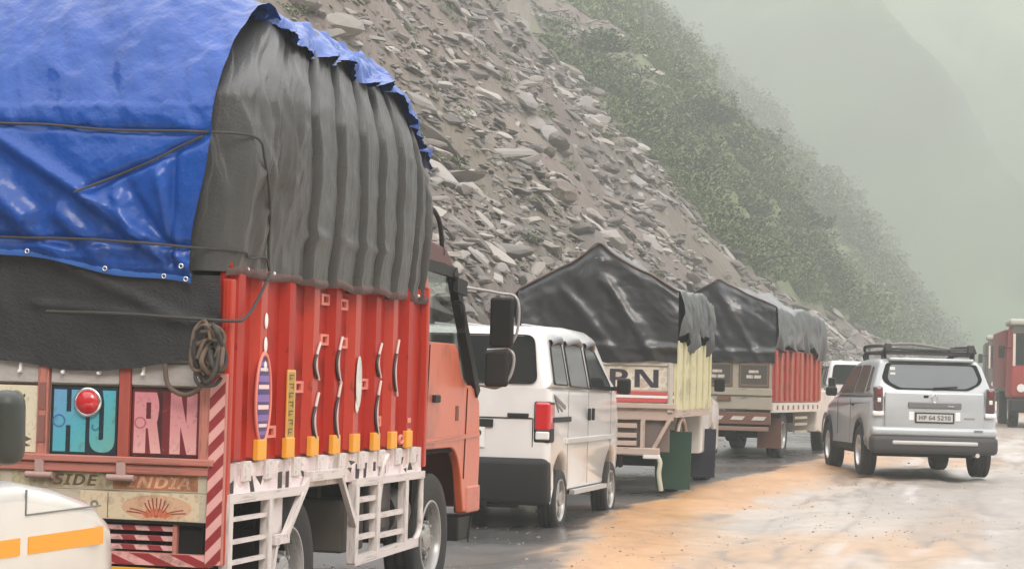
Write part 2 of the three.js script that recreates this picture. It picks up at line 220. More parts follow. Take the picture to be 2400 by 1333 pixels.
{ // boulders that can be told apart
  const geos = [31, 34, 38, 41, 45, 52].map((s, i) => rockGeo(s, [0.6, 0.45, 0.8, 0.35, 0.55, 0.7][i], 2)), R = rng(99), Y = new THREE.Vector3(0, 1, 0);
  const mats = [[0.34, 0.31, 0.285], [0.42, 0.385, 0.355], [0.24, 0.20, 0.17], [0.48, 0.45, 0.42]].map(c => mat(c.map(v => v * 0.85), 0.75, { map: rep(grimeTex, 1.5), bumpMap: rep(grainTex, 2), bumpScale: 0.03 }));
  const put = (t, s, sx, sy, sz, yaw, label, mi, gi, tilt = 0.5, group) => { const p = hillPos(t, s), n = upish(slopeN(t, s)).lerp(Y, tilt).normalize(), o = new THREE.Mesh(geos[gi], mats[mi]); o.name = numbered('boulder'); o.castShadow = o.receiveShadow = true; o.position.set(p[0], p[1] + sy * 0.25, p[2]); o.quaternion.setFromUnitVectors(Y, n).multiply(new THREE.Quaternion().setFromAxisAngle(Y, yaw)); o.scale.set(sx, sy, sz); scene.add(o); tag(o, label, 'boulder', group); };
  const kinds = [], kindOf = (p, words) => kinds.push([p, words]);
  for (let i = 0, n = 0; i < 500 && n < 34; i++) { const t = 38 * Math.pow(3.4, R()), s = 1 + 26 * Math.pow(R(), 1.2), z = (0.16 + 0.22 * R()) * (0.5 + t / 85), a = R(), b = R(), c = R(), mi = Math.floor(R() * 4), gi = Math.floor(R() * 6), tl = 0.3 + 0.5 * R(), q = screen(hillPos(t, s)); if (greenAt(t, s) > 0.4 || !inView(q)) continue; n++; put(t, s, z * (1.2 + a), z * (0.6 + 0.5 * b), z, c * 6.28, '', mi, gi, tl); kinds.push([scene.children.at(-1), q, ['grey', 'light grey', 'brown', 'pale'][mi] + (gi % 2 ? ' flat boulder' : ' blocky boulder')]); }
  for (let i = 0, n = 0; i < 200 && n < 11; i++) { const t = 92 + 85 * R(), s = 4 + 20 * R(), z = 0.24 + 0.26 * R(), c = R() * 6.28, gi = Math.floor(R() * 6), q = screen(hillPos(t, s)); if (greenAt(t, s) < 0.6 || !inView(q)) continue; n++; put(t, s, z * 1.6, z * 0.6, z, c, '', 3, gi, 0.6); kinds.push([scene.children.at(-1), q, 'pale rock in scrub']); }
  for (const [t, s, z, yw] of [[112, 4.4, 0.7, 0.4], [131, 5.2, 0.8, 0.9], [142, 4.6, 0.7, 0.2], [162, 5.4, 0.9, 1.3], [175, 6.5, 0.8, 0.5], [200, 6.2, 1.0, 0.7], [200, 8.4, 0.9, 0.1], [215, 7.5, 1.0, 1.1]]) { put(t, s, z * 1.5, z * 0.5, z * 0.8, yw, '', 3, Math.round(yw * 10) % 6, 0.35); kinds.push([scene.children.at(-1), screen(hillPos(t, s)), 'pale tilted slab']); }
  nameByPlace(kinds);
  put(121, 4.9, 2.1, 0.40, 0.45, 0.25, 'long pale rock slab lying on the slope above the last covered truck', 3, 3, 0.15);
  put(58, 6.0, 0.7, 0.6, 0.5, 1.1, 'large brown block half buried above the black gabled cover', 2, 0, 0.6);
  put(60, 5.4, 0.55, 0.28, 0.30, 0.3, 'pale tilted slab beside the brown block above the black gabled cover', 3, 1, 0.1);
}
{ // grass and scrub on the green slope
  const R = rng(777), leaf = [], blade = (n, spread, h, w, seed) => { const r = rng(seed), p = []; for (let i = 0; i < n; i++) { const a = r() * 6.28, d = Math.sqrt(r()) * spread, x = Math.cos(a) * d, z = Math.sin(a) * d, y = r() * h * 0.75, b = r() * 6.28, L = 0.09 + 0.11 * r(), c = Math.cos(b), s = Math.sin(b), u = 0.2 + 0.7 * r(), ww = w * (0.6 + 0.8 * r()); p.push(x, y, z, x + c * L * 0.5 - s * ww, y + u * L, z + s * L * 0.5 + c * ww, x + c * L + 0, y + u * L * 0.7, z + s * L, x, y, z, x + c * L, y + u * L * 0.7, z + s * L, x + c * L * 0.5 + s * ww, y + u * L * 0.9, z + s * L * 0.5 - c * ww); } const g = new THREE.BufferGeometry(); g.setAttribute('position', new THREE.Float32BufferAttribute(p, 3)); { const q = g.attributes.position, N = []; const A = new THREE.Vector3(), B = new THREE.Vector3(), C = new THREE.Vector3(), nn = new THREE.Vector3(); for (let i = 0; i < q.count; i += 3) { A.fromBufferAttribute(q, i); B.fromBufferAttribute(q, i + 1); C.fromBufferAttribute(q, i + 2); nn.set(A.x + B.x + C.x, (A.y + B.y + C.y) * 0.8 + 1.2, A.z + B.z + C.z).normalize(); if (B.clone().sub(A).cross(C.clone().sub(A)).dot(nn) < 0) { q.setXYZ(i + 1, C.x, C.y, C.z); q.setXYZ(i + 2, B.x, B.y, B.z); } for (let k = 0; k < 3; k++) N.push(nn.x, nn.y, nn.z); } g.setAttribute('normal', new THREE.Float32BufferAttribute(N, 3)); } return norm(g); };
  const green = mat(0xffffff, 0.9, { side: THREE.DoubleSide, transmission: 0.0 });
  const geos = [blade(190, 0.75, 0.75, 0.035, 1), blade(230, 0.9, 1.0, 0.04, 2), blade(150, 0.6, 0.5, 0.03, 3)], lists = geos.map(() => []), col = new THREE.Color(), q = new THREE.Quaternion(), Y = new THREE.Vector3(0, 1, 0);
  for (let i = 0, n = 0; i < 90000 && n < 15000; i++) { const t = 40 * Math.pow(8, R()), s = 0.5 + 56 * R(), G = greenAt(t, s); if (R() > 0.03 * (fbm(t * 0.2, s * 0.3, 3, 621) > 0.5) + G * sst(0.36, 0.54, fbm(t * 0.16, s * 0.24, 4, 611))) continue; const p = hillPos(t, s), z = (0.5 + 1.0 * R() * R()) * (G < 0.3 ? 0.45 : 0.6 + t / 170), k = R(), m = fbm(t * 0.09, s * 0.14, 3, 601); q.setFromAxisAngle(Y, R() * 6.28); n++; lists[n % 3].push([new THREE.Matrix4().compose(new THREE.Vector3(p[0], p[1] - 0.05, p[2]), q, new THREE.Vector3(z, z * (0.6 + 0.6 * R()), z)), [lerp(0.065, 0.18, k * 0.25 + m * 0.85), lerp(0.105, 0.235, k * 0.25 + m * 0.85), lerp(0.035, 0.09, k * 0.3 + m * 0.7)]]); }
  const v = new THREE.Group(); v.name = 'vegetation'; scene.add(v); tag(v, 'grass and low scrub covering the misty green slope', 'vegetation', null, 'stuff');
  geos.forEach((g, i) => { const m = new THREE.InstancedMesh(g, green, lists[i].length); lists[i].forEach(([M, c], j) => { m.setMatrixAt(j, M); m.setColorAt(j, col.setRGB(...c)); }); m.name = 'grass_clumps'; v.add(m); });
  // bushes
  const crowns = [5, 6, 7].map(sd => { const r = rng(sd), l = []; for (let i = 0; i < 9; i++) { const a = r() * 6.28, d = r() * 0.55, y = 0.15 + r() * 0.55; l.push(blade(220, 0.34 + 0.2 * r(), 0.55, 0.035, sd * 50 + i).translate(Math.cos(a) * d, y, Math.sin(a) * d)); } return merge(l); });
  const stems = merge(...[0, 1, 2, 3].map(i => tube([[0, -0.15, 0], [0.1 * Math.cos(i * 1.6), 0.3, 0.1 * Math.sin(i * 1.6)], [0.35 * Math.cos(i * 1.6), 0.75, 0.35 * Math.sin(i * 1.6)]], 0.03, 8, 5))), bark = mat([0.09, 0.065, 0.045], 0.9), greens = [[0.07, 0.115, 0.045], [0.085, 0.13, 0.05], [0.10, 0.15, 0.06]].map(c => mat(c, 0.9, { side: THREE.DoubleSide }));
  const r = rng(31), bl = [];
  for (let i = 0, n = 0; i < 300 && n < 24; i++) { const t = 88 + 90 * r(), s = 3.5 + 24 * r(), G = greenAt(t, s), p = hillPos(t, s), z = 0.9 + 1.0 * r() * r(), yaw = r() * 6.28, sc = screen(p); if (G < 0.55 || !inView(sc)) continue; n++; const b = thing('bush', '', 'bush', p, yaw); bl.push([b, sc, z > 1.2 ? 'large dark green bush' : 'small green bush']); b.scale.set(z * 1.2, z, z * 1.2); add(b, 'stem', stems, bark); add(b, 'crown', crowns[n % 3], greens[n % 3]); }
  nameByPlace(bl);
}
// ------------------------------------------------------------------ shared vehicle materials
const MT = {
  rubber: mat([0.022, 0.021, 0.020], 0.8, { bumpMap: rep(grainTex, 3), bumpScale: 0.002 }),
  tyreDust: mat([0.075, 0.066, 0.058], 0.9),
  steelGrey: mat([0.36, 0.35, 0.34], 0.5, { metalness: 0.3, roughnessMap: roughTex }),
  alloy: mat([0.62, 0.62, 0.62], 0.35, { metalness: 0.6 }),
  chrome: mat([0.8, 0.8, 0.8], 0.15, { metalness: 0.95 }),
  black: mat([0.010, 0.009, 0.009], 0.5, { specularIntensity: 0.5 }), plastic: mat([0.018, 0.017, 0.017], 0.6, { specularIntensity: 0.5 }),
  dark: mat([0.014, 0.012, 0.011], 0.9, { specularIntensity: 0.2 }),
  glass: new THREE.MeshPhysicalMaterial({ color: 0xf6faf8, roughness: 0.05, transmission: 1, thickness: 0, ior: 1.5 }),
  tint: mat([0.020, 0.024, 0.024], 0.06, { specularIntensity: 1 }),
  tintLight: mat([0.17, 0.19, 0.19], 0.10), tintSoft: mat([0.075, 0.085, 0.082], 0.30),
  white: mat([0.82, 0.815, 0.81], 0.32, { clearcoat: 0.7, clearcoatRoughness: 0.12, map: rep(grimeTex, 0.5) }),
  plateWhite: mat([0.75, 0.75, 0.72], 0.5), redLamp: mat([0.55, 0.012, 0.018], 0.12, { clearcoat: 1 }), clearLamp: mat([0.75, 0.74, 0.72], 0.15, { clearcoat: 1 }),
  rope: mat([0.055, 0.050, 0.046], 0.9), ropeTan: mat([0.13, 0.090, 0.065], 0.95),
};
function lathe(pts, seg = 36) { return new THREE.LatheGeometry(pts.map(p => new THREE.Vector2(p[0], p[1])), seg).rotateZ(-Math.PI / 2); } // axis x, second value = outward
function discHoles(r, n, rc, rh, th, r0) { const s = new THREE.Shape(); s.absarc(0, 0, r, 0, 7, false); for (let i = 0; i < n; i++) { const a = i / n * Math.PI * 2 + 0.3, h = new THREE.Path(); h.absellipse(Math.cos(a) * rc, Math.sin(a) * rc, rh, rh * 0.75, 0, Math.PI * 2, true, a); s.holes.push(h); } if (r0) { const h = new THREE.Path(); h.absarc(0, 0, r0, 0, 7, true); s.holes.push(h); } return new THREE.ExtrudeGeometry(s, { depth: th, bevelEnabled: true, bevelSize: 0.004, bevelThickness: 0.004, bevelSegments: 1, curveSegments: 28 }).rotateY(Math.PI / 2); }
const wheelGeo = {};
function wheel(parent, r, w, rimR, x, y, z, style = 'truck', rimMat = MT.steelGrey) { // outward = +x when x > 0
  const key = [r, w, rimR, style].join();
  if (!wheelGeo[key]) {
    const h = w / 2, ty = lathe([[rimR, -h * 0.86], [rimR + (r - rimR) * 0.45, -h], [r * 0.955, -h * 0.93], [r, -h * 0.74], [r, -h * 0.3], [r - 0.012, -h * 0.28], [r - 0.012, -h * 0.2], [r, -h * 0.18], [r, h * 0.18], [r - 0.012, h * 0.2], [r - 0.012, h * 0.28], [r, h * 0.3], [r, h * 0.74], [r * 0.955, h * 0.93], [rimR + (r - rimR) * 0.45, h], [rimR, h * 0.86]], 40);
    const lip = lathe([[rimR * 1.03, h * 0.84], [rimR * 1.02, h * 0.93], [rimR * 0.95, h * 0.92], [rimR * 0.92, h * 0.55], [rimR * 0.9, h * 0.1]]);
    const back = cyl(rimR * 0.93, rimR * 0.93, 0.01, -h * 0.2, 0, 0, 'x', 30);
    const rim = style === 'truck'
      ? [lip, discHoles(rimR * 0.93, 6, rimR * 0.68, rimR * 0.17, 0.012).translate(h * 0.15, 0, 0), lathe([[rimR * 0.45, h * 0.15], [rimR * 0.38, h * 0.62], [rimR * 0.30, h * 0.72], [0.001, h * 0.78]]), ...Array.from({ length: 8 }, (_, i) => { const a = i / 8 * 6.283; return cyl(0.012, 0.012, 0.05, h * 0.5, Math.cos(a) * rimR * 0.42, Math.sin(a) * rimR * 0.42, 'x', 6); })]
      : [lip, ...Array.from({ length: 5 }, (_, i) => box(0.025, rimR * 0.95, rimR * 0.34, h * 0.55, rimR * 0.47, 0, 0.01).rotateX(i / 5 * 6.283)), cyl(rimR * 0.26, rimR * 0.26, 0.05, h * 0.6, 0, 0, 'x', 20)];
    wheelGeo[key] = [norm(ty), merge(rim), back];
  }
  const g = wheelGeo[key], q = new THREE.Group(); q.name = 'wheel'; q.position.set(x, y, z); if (x < 0) q.rotation.y = Math.PI; parent.add(q);
  add(q, 'tyre', g[0], MT.rubber); add(q, 'rim', g[1], rimMat); add(q, 'brake_drum', g[2], MT.dark); return q;
}
function weather(c, w, h, seed = 1, amt = 1) { const R = rng(seed * 131 + w); for (let i = 0; i < 160 * amt; i++) { const x = R() * w, y = R() * h, r = (0.3 + R() * R() * 3.2) * w / 110; c.fillStyle = `rgba(${70 + R() * 50 | 0},${50 + R() * 40 | 0},${38 + R() * 30 | 0},${0.05 + 0.13 * R()})`; c.beginPath(); c.ellipse(x, y, r * (0.6 + R()), r * (0.5 + 2.2 * R()), R() * 0.6, 0, 7); c.fill(); } for (let i = 0; i < 60 * amt; i++) { c.fillStyle = `rgba(${150 + R() * 60 | 0},${130 + R() * 50 | 0},${115 + R() * 40 | 0},${0.25 + 0.3 * R()})`; c.fillRect(R() * w, R() * h, 1 + R() * w / 60, 1 + R() * h / 70); } }
// a strip of diagonal stripes as print
const stripes = (c1, c2, n, slope, w = 256, h = 256) => canvasTex(w, h, (c) => { c.fillStyle = c1; c.fillRect(0, 0, w, h); c.fillStyle = c2; const p = w > h ? w / n : h / n; for (let i = -6; i < n + 6; i++) { c.beginPath(); if (w > h) { c.moveTo(i * p, 0); c.lineTo(i * p + p / 2, 0); c.lineTo(i * p + p / 2 + slope, h); c.lineTo(i * p + slope, h); } else { c.moveTo(0, i * p); c.lineTo(0, i * p + p / 2); c.lineTo(w, i * p + p / 2 + slope); c.lineTo(w, i * p + slope); } c.fill(); } weather(c, w, h, n + 7); });
function face(w, h, x, y, z) { return new THREE.PlaneGeometry(w, h).translate(x, y, z); }           // faces +z
function letters(c, txt, x, y, w, h, fill) { c.save(); c.font = 'bold 100px sans-serif'; const m = c.measureText(txt).width; c.translate(x, y + h); c.scale(w / m, h / 73); c.fillStyle = fill; c.fillText(txt, 0, 0); c.restore(); }

// ------------------------------------------------------------------ the red cargo truck
const T1 = { x: -2.42, z: -10.76 };
const truck = thing('cargo_truck', 'red cargo truck with orange cab and HORN painted on its tailgate', 'truck', [T1.x, 0, T1.z], -TH);
{
  const t = truck;
  const red = mat([0.40, 0.018, 0.007], 0.42, { specularIntensity: 0.4, clearcoat: 0.12, clearcoatRoughness: 0.25, map: rep(wearTex, 0.7), bumpMap: rep(dentTex, 0.8), bumpScale: 0.012 });
  const redLite = mat([0.49, 0.040, 0.020], 0.36, { specularIntensity: 0.6, clearcoat: 0.25, clearcoatRoughness: 0.25, map: rep(wearTex, 0.9, 0.5), bumpMap: rep(dentTex, 1), bumpScale: 0.006 });
  const orange = mat([0.62, 0.125, 0.052], 0.38, { clearcoat: 0.5, clearcoatRoughness: 0.2, map: rep(wearTex, 0.6), bumpMap: rep(dentTex, 0.7), bumpScale: 0.010 });
  const white = mat([0.70, 0.645, 0.64], 0.5, { map: rep(wearTex, 1.2) }), yellow = mat([0.78, 0.36, 0.03], 0.45);
  const pinkish = mat([0.50, 0.19, 0.15], 0.5, { map: rep(wearTex, 1.5) }), cream = mat([0.54, 0.48, 0.38], 0.6, { map: rep(wearTex, 1) });
  // frame and floor
  add(t, 'chassis', merge(box(0.09, 0.18, 4.9, 0.42, 0.70, -2.5), box(0.09, 0.18, 4.9, -0.42, 0.70, -2.5), box(2.06, 0.07, 3.4, 0, 0.88, -1.72), ...[-0.5, -1.7, -2.9].map(z => box(2.0, 0.08, 0.07, 0, 0.82, z)), cyl(0.06, 0.06, 1.7, 0, 0.42, -1.1, 'x'), cyl(0.05, 0.05, 1.6, 0, 0.42, -3.9, 'x'), box(0.5, 0.22, 0.9, 0, 0.55, -3.9)), MT.dark);
  // pressed steel sides with ribs
  const ribZ = [-0.12, -0.44, -0.865, -1.256, -1.63, -1.99, -2.38, -2.73, -3.06];
  const ribG = across(poly([[-0.075, 0], [-0.045, 0.048], [0.045, 0.048], [0.075, 0]]), 0.95, 0.004, 0, 1).rotateZ(Math.PI / 2); // along y, bulging -x
  ribG.rotateY(Math.PI);
  const footG = box(0.030, 0.105, 0.125, 0, 0, 0, 0.006);
  for (const s of [1, -1]) {
    add(t, 'side_panel', box(0.03, 0.97, 3.42, s * 1.045, 1.515, -1.72, 0.006), red);
    ribZ.forEach((z, i) => {
      const m = add(t, 'rib', ribG, i % 2 ? redLite : red); m.position.set(s * 1.06, 1.52, z); if (s < 0) m.rotation.y = Math.PI;
      if (i > 0) { const f = add(m, 'rib_foot', footG, yellow); f.position.set(0.046, -0.435, 0); }
    });
    add(t, 'front_post', box(0.07, 1.14, 0.055, s * 1.075, 1.47, -3.455, 0.012), redLite);
    add(t, 'top_rail', box(0.08, 0.05, 3.46, s * 1.06, 1.995, -1.73, 0.01), red);
    add(t, 'rear_post', box(0.055, 1.38, 0.055, s * 1.075, 1.23, -0.03, 0.01), redLite);
  }
  const hook = merge(box(0.016, 0.014, 0.15, 0, 0.024), box(0.016, 0.014, 0.15, 0, -0.024), box(0.016, 0.036, 0.035, 0, 0, 0.057), box(0.016, 0.036, 0.035, 0, 0, -0.057));
  const hookMat = mat([0.72, 0.22, 0.17], 0.4);
  for (const [z, y] of [[-1.50, 1.88], [-1.82, 1.865], [-1.50, 1.66], [-1.83, 1.65], [-1.09, 1.40], [-2.24, 1.42], [-0.68, 1.17], [-2.52, 1.20]]) add(t, 'rope_hook', hook, hookMat).position.set(1.068, y, z);
  add(t, 'tow_ring', new THREE.TorusGeometry(0.035, 0.011, 8, 18).rotateY(Math.PI / 2).scale(1, 0.7, 1), hookMat).position.set(1.10, 1.085, -2.93);
  const stud = new THREE.SphereGeometry(0.0105, 8, 6);
  for (let i = 0; i < 17; i++) add(t, 'stud', stud, MT.plateWhite).position.set(1.103, 1.975, -0.20 - i * 0.189);
  // painted medallions and reflectors standing on the ribs
  const oval = (w, h) => new THREE.SphereGeometry(0.5, 20, 14).scale(0.012, h, w);
  const medal = canvasTex(128, 256, (c, w, h) => { c.fillStyle = '#3b2a66'; c.fillRect(0, 0, w, h); c.fillStyle = '#7a5fa0'; for (let i = 0; i < 5; i++) { c.fillRect(30, 40 + i * 40, 68, 14); } c.fillStyle = '#e9c9c4'; for (let i = 0; i < 4; i++) c.fillRect(44, 60 + i * 40, 40, 9); });
  const plaque = (w, h, d, x, y, z, m, name) => add(t, name, box(d, h, w, x, y, z, 0.004), m);
  add(t, 'medallion', oval(0.19, 0.42).translate(1.112, 1.34, -0.45), mat(0xffffff, 0.4, { map: medal })); add(t, 'medallion_ring', new THREE.TorusGeometry(0.5, 0.03, 6, 36).rotateY(Math.PI / 2).scale(0.3, 0.45, 0.21).translate(1.112, 1.34, -0.45), hookMat);
  const strip = canvasTex(128, 512, (c, w, h) => { c.fillStyle = '#b08a1e'; c.fillRect(0, 0, w, h); c.fillStyle = '#3a2410'; for (let i = 0; i < 7; i++) { c.fillRect(26, 30 + i * 68, 76, 10); c.fillRect(26 + (i % 2) * 58, 30 + i * 68, 18, 46); c.fillRect(46, 56 + i * 68, 40, 9); } c.strokeStyle = '#d8b070'; c.lineWidth = 10; c.strokeRect(5, 5, w - 10, h - 10); });
  const sm = mat(0xffffff, 0.4, { map: strip }), pl = new THREE.PlaneGeometry(0.12, 0.35).rotateY(Math.PI / 2);
  add(t, 'painted_strip', box(0.005, 0.36, 0.125, 1.1105, 1.31, -0.865), yellow); add(t, 'painted_print', pl.translate(1.1145, 1.31, -0.865), sm);
  const curl = (z, y, h, m) => { const pts = []; for (let i = 0; i <= 16; i++) { const a = i / 16 * 3.4 - 0.2; pts.push([1.117, y + h * (0.5 - i / 16), z + 0.05 * Math.sin(a) - 0.02]); } add(t, 'painted_scroll', tube(pts, 0.009, 20, 5), m); };
  const cream2 = mat([0.62, 0.50, 0.46], 0.5), darkp = mat([0.05, 0.02, 0.025], 0.5);
  for (const [z, y, h] of [[-1.27, 1.54, 0.20], [-1.65, 1.55, 0.26], [-1.27, 1.24, 0.26], [-1.65, 1.26, 0.34], [-2.40, 1.56, 0.20], [-2.40, 1.27, 0.34], [-2.75, 1.52, 0.34]]) { curl(z, y, h, cream2); curl(z + 0.03, y - 0.02, h * 0.7, darkp); }
  add(t, 'reflector', oval(0.11, 0.30).translate(1.12, 1.43, -2.0), mat([0.62, 0.58, 0.54], 0.25, { clearcoat: 1 })); add(t, 'reflector', oval(0.06, 0.09).translate(1.115, 1.30, -1.99), MT.plateWhite);
  for (const [y, h] of [[1.73, 0.08], [1.61, 0.08], [1.50, 0.06]]) add(t, 'reflector', oval(0.045, h).translate(1.113, y, -0.46), MT.plateWhite);
  for (const y of [1.20, 1.135]) plaque(0.07, 0.03, 0.006, 1.112, y, -3.06, hookMat, 'reflector');
  // white skirt with black painted characters
  const skirt = canvasTex(2048, 128, (c, w, h) => { c.fillStyle = '#e2d6d6'; c.fillRect(0, 0, w, h); const g = c.createLinearGradient(0, 0, 0, 0); c.fillStyle = 'rgba(120,90,80,0.10)'; for (let i = 0; i < 17; i++) c.fillRect(i * 122, 0, 60, h * 0.6); c.fillStyle = '#1c1013';
    const P = (pts) => { c.beginPath(); pts.forEach((p, i) => i ? c.lineTo(p[0] * w, p[1] * h) : c.moveTo(p[0] * w, p[1] * h)); c.fill(); };
    P([[0.012, 0.62], [0.03, 0.5], [0.03, 0.92], [0.016, 0.92]]); P([[0.09, 0.42], [0.105, 0.42], [0.118, 0.98], [0.10, 0.98]]); P([[0.118, 0.45], [0.15, 0.45], [0.142, 0.75]]); P([[0.215, 0.40], [0.235, 0.38], [0.235, 0.98], [0.215, 0.98]]); P([[0.25, 0.40], [0.266, 0.38], [0.266, 0.98], [0.25, 0.98]]); P([[0.32, 0.4], [0.345, 0.5], [0.345, 0.72], [0.325, 0.6]]);
    P([[0.56, 0.22], [0.60, 0.30], [0.575, 0.42]]); P([[0.555, 0.5], [0.58, 0.5], [0.575, 0.7]]); P([[0.60, 0.40], [0.625, 0.36], [0.62, 0.98], [0.60, 0.98]]); P([[0.645, 0.38], [0.665, 0.38], [0.66, 0.98], [0.645, 0.98]]); P([[0.70, 0.38], [0.715, 0.38], [0.715, 0.72], [0.70, 0.72]]); P([[0.75, 0.38], [0.78, 0.34], [0.775, 0.9]]); P([[0.845, 0.32], [0.885, 0.30], [0.875, 0.6]]); P([[0.91, 0.85], [0.925, 0.42], [0.945, 0.85]]); P([[0.94, 0.28], [0.975, 0.26], [0.97, 0.55]]); P([[0.885, 0.78], [0.905, 0.74], [0.905, 0.95]]); weather(c, w, h, 9, 0.6); });
  for (const s of [1, -1]) add(t, 'side_skirt', box(0.045, 0.165, 3.45, s * 1.065, 0.945, -1.73, 0.004), white);
  add(t, 'skirt_print', new THREE.PlaneGeometry(3.40, 0.155).rotateY(Math.PI / 2).translate(1.0905, 0.945, -1.73), mat(0xffffff, 0.5, { map: skirt }));
  for (let i = 0; i < 9; i++) add(t, 'skirt_block', box(0.02, 0.10, 0.11, 1.096, 0.983, ribZ[i] - 0.16, 0.004), white);
  // side guards
  const W = (a, b, w = 0.045, h = w) => bar(a, b, w, h), X = 1.095;
  for (const s of [1, -1]) {
    const x = s * X;
    add(t, 'guard_rail', W([x, 0.855, -0.02], [x, 0.855, -1.12]), white); add(t, 'guard_rail', W([x, 0.855, -2.02], [x, 0.855, -3.44]), white);
    for (const z of [-0.04, -0.60]) add(t, 'guard_post', W([x, 0.84, z], [x, 0.30, z], 0.05), white);
    for (const y of [0.755, 0.645, 0.545, 0.42]) add(t, 'guard_rung', W([x, y, -0.06], [x, y, -0.58], 0.022, 0.022), white);
    add(t, 'mudguard_panel', box(0.02, 0.27, 0.26, x - s * 0.03, 0.74, -0.76), white);
    add(t, 'arch_trim', merge(W([x + s * 0.02, 0.925, -1.17], [x + s * 0.02, 0.925, -1.74], 0.05, 0.05), W([x + s * 0.015, 0.92, -1.19], [x + s * 0.015, 0.63, -0.84], 0.035, 0.03), W([x + s * 0.015, 0.62, -0.66], [x + s * 0.015, 0.62, -0.88], 0.03, 0.05), W([x + s * 0.01, 0.62, -0.72], [x + s * 0.01, 0.28, -0.60], 0.03, 0.03), W([x + s * 0.015, 0.92, -1.72], [x + s * 0.015, 0.615, -2.02], 0.03, 0.03)), white);
    for (const [z, y0] of [[-2.04, 0.40], [-2.46, 0.41], [-3.04, 0.43]]) add(t, 'guard_post', W([x, 0.85, z], [x, y0, z], 0.052, 0.06), white);
    add(t, 'guard_post', tube([[x, 0.86, -3.42], [x, 0.60, -3.42], [x, 0.50, -3.40], [x, 0.44, -3.30]], 0.02, 20), white);
    add(t, 'guard_rail', W([x, 0.41, -2.02], [x, 0.435, -3.32], 0.05, 0.05), white);
    for (const y of [0.755, 0.65, 0.54]) add(t, 'guard_rung', W([x, y, -2.06], [x, y, -2.44], 0.026, 0.03), white);
    for (const y of [0.645, 0.525]) add(t, 'guard_rung', W([x, y, -2.48], [x, y, -3.02], 0.026, 0.03), white);
    add(t, 'tank_strap', tube([[x - s * 0.01, 0.66, -2.53], [x + s * 0.015, 0.90, -2.53], [x + s * 0.015, 0.985, -2.60], [x, 0.995, -2.68]], 0.017, 20), s > 0 ? white : MT.dark);
    add(t, 'fuel_tank', box(0.40, 0.36, 0.52, x - s * 0.26, 0.68, -2.75, 0.06), mat([0.035, 0.030, 0.032], 0.35));
    add(t, 'air_tank', cyl(0.15, 0.15, 0.34, x - s * 0.2, 0.62, -3.22, 'z', 24), mat([0.05, 0.046, 0.046], 0.45));
    add(t, 'tool_box', box(0.34, 0.30, 0.40, x - s * 0.23, 0.60, -2.24, 0.02), mat([0.10, 0.088, 0.075], 0.7));
    add(t, 'inner_arch', box(0.5, 0.05, 1.0, s * 0.80, 0.90, -1.12), MT.dark);
    add(t, 'mud_flap', box(0.46, 0.36, 0.015, s * 0.82, 0.50, -0.55), MT.dark);
  }
  for (const s of [1, -1]) { wheel(t, 0.42, 0.23, 0.24, s * 0.94, 0.42, -1.1); wheel(t, 0.42, 0.23, 0.24, s * 0.68, 0.42, -1.1); wheel(t, 0.42, 0.22, 0.24, s * 0.93, 0.42, -3.92); }
  // tailgate
  const panelH = 0.34, py = 1.215;
  add(t, 'tailgate', box(2.06, 0.50, 0.03, 0, 1.27, -0.015, 0.004), cream);
  const HO = canvasTex(256, 256, (c, w, h) => { c.fillStyle = '#14232f'; c.fillRect(0, 0, w, h); const g = c.createLinearGradient(0, 0, w, h); g.addColorStop(0, '#6f9bc8'); g.addColorStop(0.5, '#4fa8b8'); g.addColorStop(1, '#6aa79b'); c.fillStyle = g;
    c.fillRect(8, 12, 50, 236); c.fillRect(76, 12, 58, 236); c.fillRect(8, 96, 110, 52); c.beginPath(); c.moveTo(196, 12); c.lineTo(248, 12); c.lineTo(248, 200); c.quadraticCurveTo(246, 248, 200, 248); c.quadraticCurveTo(152, 248, 150, 200); c.lineTo(150, 40); c.lineTo(186, 40); c.lineTo(186, 196); c.quadraticCurveTo(190, 206, 204, 196); c.lineTo(204, 60); c.fill();
    c.strokeStyle = '#3c6aa0'; c.lineWidth = 7; c.beginPath(); c.arc(30, 132, 22, 0, 7); c.stroke(); c.strokeStyle = '#2e7088'; c.beginPath(); c.arc(172, 152, 12, 0, 4); c.stroke(); weather(c, w, h, 2); });
  const RN = canvasTex(256, 256, (c, w, h) => { c.fillStyle = '#6d1b22'; c.fillRect(0, 0, w, h); c.fillStyle = '#3d1216'; c.fillRect(0, 0, w, 10); c.fillRect(0, 246, w, 10); c.fillRect(96, 10, 20, 236); const g = c.createLinearGradient(0, 0, 0, h); g.addColorStop(0, '#c98088'); g.addColorStop(0.6, '#cf8f90'); g.addColorStop(1, '#d9a8a2'); c.fillStyle = g;
    c.beginPath(); c.moveTo(8, 14); c.lineTo(92, 14); c.quadraticCurveTo(112, 60, 96, 128); c.lineTo(114, 244); c.lineTo(74, 244); c.lineTo(62, 150); c.lineTo(54, 150); c.lineTo(54, 244); c.lineTo(8, 244); c.fill(); c.fillStyle = '#5c161c'; c.fillRect(54, 52, 18, 62);
    c.fillStyle = g; c.beginPath(); c.moveTo(146, 14); c.lineTo(184, 14); c.lineTo(208, 130); c.lineTo(208, 14); c.lineTo(248, 14); c.lineTo(248, 244); c.lineTo(212, 244); c.lineTo(186, 140); c.lineTo(186, 244); c.lineTo(146, 244); c.fill(); c.strokeStyle = '#a3606a'; c.lineWidth = 6; c.beginPath(); c.arc(32, 130, 20, 0, 7); c.stroke(); weather(c, w, h, 3); });
